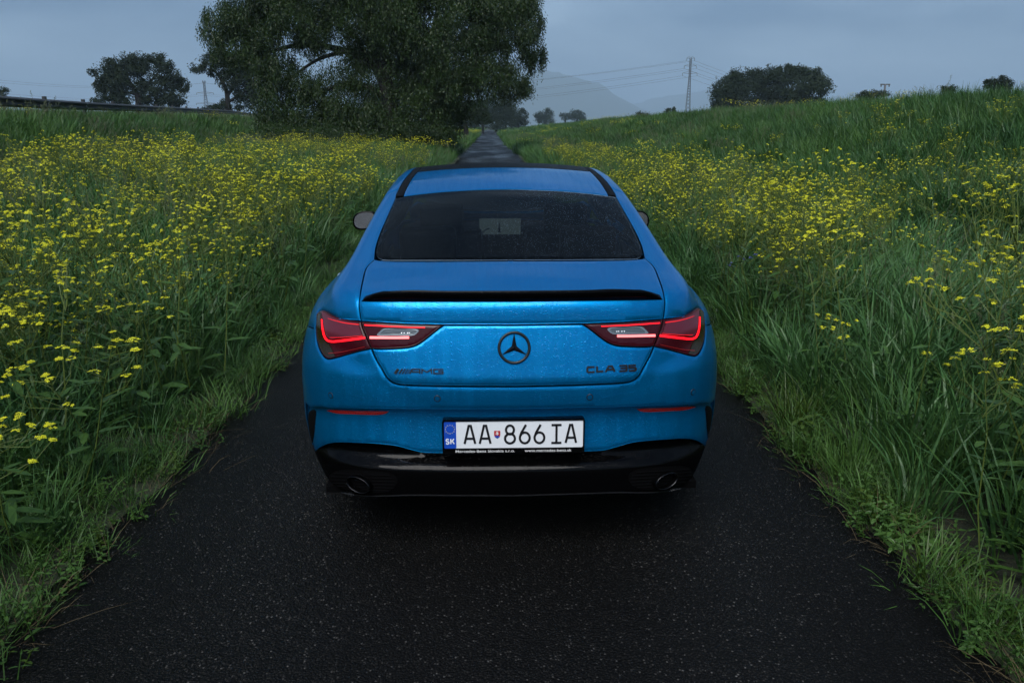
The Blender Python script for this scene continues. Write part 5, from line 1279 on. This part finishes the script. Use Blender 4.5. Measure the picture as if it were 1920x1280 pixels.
far=[('row_tree',(930,240),[(905,212,20,18),(928,202,22,18),(950,212,20,18),(925,226,34,13),(895,226,18,13)],230,'dense dark tree behind the end of the road'),
 ('poplar_tree',(948,240),[(947,196,6,14),(950,212,8,18),(958,205,6,18)],260,'narrow pointed poplar above the trees at the end of the road'),
 ('row_tree',(905,240),[(896,216,18,18),(884,226,14,13)],180,'low tree filling the gap beside the leaning tree'),
 ('row_tree',(972,240),[(964,220,14,14),(980,216,11,10),(974,230,18,9)],240,'small bushy tree right of the road end'),
 ('field_tree',(1021,232),[(1014,218,9,9),(1028,214,9,9),(1022,224,15,8)],420,'lone tree on the plain right of the road end'),
 ('field_tree',(1060,228),[(1060,219,9,6)],460,'lowest round bush on the plain before the hill'),
 ('field_tree',(1082,226),[(1076,215,9,8),(1090,217,7,7),(1082,220,13,6)],460,'twin-crowned bushy tree on the plain before the hill'),
 ('field_bush',(1204,220),[(1200,213,7,3.5),(1210,215,5,3)],210,'tiny bush peeking over the dike left of the pylon'),
 ('field_bush',(1257,216),[(1252,209,6,4),(1262,208,6,5)],200,'small bush on the dike just left of the pylon'),
 ('dike_bush',(1636,190),[(1618,180,12,6),(1638,177,14,7),(1655,176,10,6),(1636,186,22,6)],90,'flat-topped bush behind the dike below the pole head'),
 ('dike_bush',(1780,180),[(1774,168,7,7),(1786,166,8,6),(1780,176,14,7)],75,'small dark bush behind the dike near its high end'),
 ('dike_bush',(1875,178),[(1862,158,12,10),(1880,153,13,8),(1892,159,8,8),(1872,168,22,10),(1876,178,22,8)],70,'dark tree top rising behind the highest part of the dike'),
 ('field_bush',(4,190),[(2,172,10,8)],160,'tree top just above the guardrail at its near end'),
 ('field_bush',(402,215),[(398,203,9,5),(412,202,8,5),(386,206,8,4)],110,'low bush at the foot of the far pylon')]
for i,(nm,b,cl,Y,lb) in enumerate(far):
    tree(nm,lb,'tree' if 'tree' in nm else 'bush',Y,b,cl,[([b,(b[0],(b[1]+cl[0][1])/2),(cl[0][0],cl[0][1])],.012*Y/8,.004*Y/8)],dens=8,leafpx=2.6,mat='far',depth=.9,seed=200+7*i,holes=.34)
# dark undergrowth round the willow's foot
for i,(u,v,ru,rv,lb) in enumerate([(540,250,60,16,'dark bush under the left edge of the willow crown'),(660,255,60,14,'dark bush at the foot of the willow trunk'),(800,254,36,20,'dark bush under the willow right beside the road')]):
    tree('willow_bush',lb,'bush',42,(u,262),[(u-ru*.4,v,ru*.6,rv),(u+ru*.35,v+2,ru*.65,rv*.85)],[([(u,264),(u,v)],.06,.03)],dens=5,leafpx=3.4,mat='leaf',depth=1.0,seed=400+i,holes=.30)
# ================================================================ guardrail, pylons, wires, hills, haze
gm=simple('weathered_zinc',(.035,.036,.038),.6,.3,bump=.3,bscale=40)
rail=empty('guardrail',(float(RAIL_X(22)),22,0),label='grey steel guardrail along the raised road on the left',cat='guardrail')
ys=np.arange(8,112,4.0)
o0=np.array([float(RAIL_X(22)),22,0])
prof=[(0,.155),(.03,.135),(.08,.10),(.08,.06),(.02,.02),(.02,-.02),(.08,-.06),(.08,-.10),(.03,-.135),(0,-.155)]
def rail_p(y,dx,dz):
    x=float(RAIL_X(y)); h=float(RAIL_H(y)); return (x+dx-o0[0],y-o0[1],h+.82+dz)
for a,b in zip(ys[:-1],ys[1:]):
    V=[];f=[];sg=[a,(a+b)/2,b-.03]
    for y in sg:
        for px_,pz_ in prof: V.append(rail_p(y,px_,pz_))
        for px_,pz_ in prof: V.append(rail_p(y,px_-.006,pz_))
    n=len(prof)
    for i in range(2):
        for k in range(n-1): f+=[(i*2*n+k,i*2*n+k+1,(i+1)*2*n+k+1,(i+1)*2*n+k),(i*2*n+n+k,(i+1)*2*n+n+k,(i+1)*2*n+n+k+1,i*2*n+n+k+1)]
    part('beam',V,f,gm,rail,smooth=False)
for y in ys:
    m=MB(); p=rail_p(y,-.10,0); z0=float(gz(p[0]+o0[0],y)); m.box((p[0],p[1],(z0+p[2]+.10)/2),(.10,.12,p[2]+.10-z0+.3)); m.build('post',gm,rail)
pm=simple('pylon_steel',(.10,.11,.12),.7,.3)
def pylon(name,u,Y,top,label,arms=((.78,3.4),(.88,2.8),(.985,1.8)),w0=2.6,w1=.7,arm_up=.35):
    x=float(at_px(u,200,Y)[0]); H=float(at_px(u,top,Y)[2]); z0=float(gz(x,Y)); r=empty(name,(x,Y,z0),label=label,cat='pylon'); H-=z0
    t=Y/380*.085
    wz=lambda f: w0+(w1-w0)*min(f/.74,1) if f<.74 else w1
    m=MB()
    for sx in(-1,1):
        for sy in(-1,1):
            m.tube([(sx*wz(f)/2,sy*wz(f)/2,H*f) for f in(0,.37,.74,1)],t,4)
    m.build('tower_leg',pm,r)
    m=MB(); fs=[0]
    while fs[-1]<.97: fs.append(fs[-1]+max(wz(fs[-1])*.95/H,.02))
    for a,b in zip(fs[:-1],fs[1:]):
        b=min(b,1); wa,wb=wz(a)/2,wz(b)/2
        for s in(-1,1):
            for(p,q) in(((-wa,s*wa,a*H),(wb,s*wb,b*H)),((wa,s*wa,a*H),(-wb,s*wb,b*H)),((s*wa,-wa,a*H),(s*wb,wb,b*H))): m.tube([p,q],t*.62,3)
    m.build('bracing',pm,r)
    tips=[]
    for f,L in arms:
        m=MB()
        for s in(-1,1):
            for yy_ in(-1,1): m.tube([(s*w1/2,yy_*w1/2,H*f),(s*L,0,H*f+.2)],t*.8,4)
            m.tube([(s*w1/2,0,H*f+arm_up*3),(s*L,0,H*f+.2)],t*.7,4); m.tube([(s*L,0,H*f+.2),(s*L,0,H*f-1.0)],t*1.2,4)
            tips.append(np.array([x+s*L,Y,z0+H*f-1.0]))
        m.build('crossarm',pm,r)
    return tips
T1=pylon('lattice_pylon',1290,380,108,'tall lattice pylon standing behind the dike with three short crossarms')
T2=pylon('lattice_pylon',387,640,152,'hazy distant lattice pylon between the two trees on the left',arms=((.52,7.5),(.74,6.5),(.985,1.2)),w0=5,w1=1.2)
T3=[np.array([float(at_px(1700+30*(i%2),[206,206,200,200,192,192][i],900)[0]),900,float(at_px(1700,[206,206,200,200,192,192][i],900)[2])]) for i in range(6)]
T0=[np.array([float(at_px(-140,[182,182,166,166,140,140][i]-6*(i%2),420)[0]),420,float(at_px(-140,[182,182,166,166,140,140][i]-6*(i%2),420)[2])]) for i in range(6)]
wm=simple('wire',(.05,.055,.06),.6)
def wire(a,b,sag,label):
    p=[a+(b-a)*t-np.array([0,0,4*sag*t*(1-t)]) for t in np.linspace(0,1,25)]; m=MB(); o=p[0]
    m.tube([q-o for q in p],.02+.00003*np.linalg.norm((a+b)/2),4)
    ob=m.build('power_line',wm,None,label=label,cat='power line',group='power lines'); ob.location=o
for i in range(6):
    wire(T1[i],T2[i],9,'thin power line strung between the two lattice pylons')
    wire(T1[i],T3[i],12,'thin power line running right from the tall lattice pylon')
    wire(T0[i],T2[i],5,'thin power line running left from the distant pylon over the guardrail')
# pole head just showing above the dike
x,_,z=at_px(1660,158,110); po=empty('power_pole',(x,110,0),label='head of a pole with one crossarm showing above the dike',cat='pole')
m=MB(); m.tube([(0,0,0),(0,0,z)],.14,8); m.build('post',pm,po,True)
m=MB(); m.box((0,0,z-.05),(1.3,.16,.16)); m.box((-.55,0,z-.2),(.12,.12,.3)); m.box((.55,0,z-.2),(.12,.12,.3)); m.build('crossarm',pm,po)
# wooded hills
hm,n,l,b=mat_new('wooded_hill'); t=n.new('ShaderNodeTexCoord'); z=n.new('ShaderNodeTexNoise'); z.inputs['Scale'].default_value=.012; z.inputs['Detail'].default_value=8; l.new(t.outputs['Object'],z.inputs['Vector'])
c=n.new('ShaderNodeValToRGB'); c.color_ramp.elements[0].color=(.018,.030,.014,1); c.color_ramp.elements[1].color=(.05,.07,.03,1); l.new(z.outputs['Fac'],c.inputs['Fac']); l.new(c.outputs['Color'],b.inputs['Base Color']); b.inputs['Roughness'].default_value=1
def hill(Y,us,vs,deep,seed):
    f=spl(us,vs); u=np.linspace(us[0],us[-1],120); X=np.array([at_px(q,200,Y)[0] for q in u]); Zr=np.array([at_px(q,float(f(q)),Y)[2] for q in u])
    Zr=np.maximum(Zr+ (vnoise(u,u*0,9,seed)-.5)*16+(vnoise(u,u*0,3,seed)-.5)*10,-1.5)
    t=np.linspace(-1,1,36); sh=np.cos(t*math.pi/2)**1.3
    V=np.zeros((36,120,3)); V[:,:,0]=X[None]; V[:,:,1]=Y+t[:,None]*deep; V[:,:,2]=Zr[None]*sh[:,None]-1.0
    V[:,:,2]+=sh[:,None]*(1-np.abs(t))[:,None]*(vnoise(V[:,:,0],V[:,:,1],160,seed)-.5)*60*np.where(np.abs(t)<.03,0,1)[:,None]
    I=np.arange(36*120).reshape(36,120); Q=np.stack([I[:-1,:-1],I[:-1,1:],I[1:,1:],I[1:,:-1]],-1).reshape(-1,4)
    link(bpy.data.objects.new('hill',fast_mesh('hill',V.reshape(-1,3),Q,hm,smooth=True)),kind='structure')
hill(6200,[470,600,760,880,980,1050,1110,1160,1200,1240],[236,214,170,138,128,138,158,188,212,238],1500,3)
hill(8000,[1040,1150,1260,1350,1450,1600,1800,2000,2200],[236,206,180,168,172,186,198,212,238],900,5)
# damp air
hz=bpy.data.materials.new('damp_air'); hz.use_nodes=True; nn=hz.node_tree.nodes; nn.clear()
ho=nn.new('ShaderNodeOutputMaterial'); pv=nn.new('ShaderNodeVolumePrincipled'); pv.inputs['Color'].default_value=(.58,.80,1.0,1); pv.inputs['Density'].default_value=.00027; pv.inputs['Anisotropy'].default_value=.0
hz.node_tree.links.new(pv.outputs[0],ho.inputs['Volume'])
m=MB(); m.box((0,3000,246),(18400,12800,500)); m.build('haze',hz,None,label='thin grey-blue mist over the whole plain',cat='haze',kind='stuff')
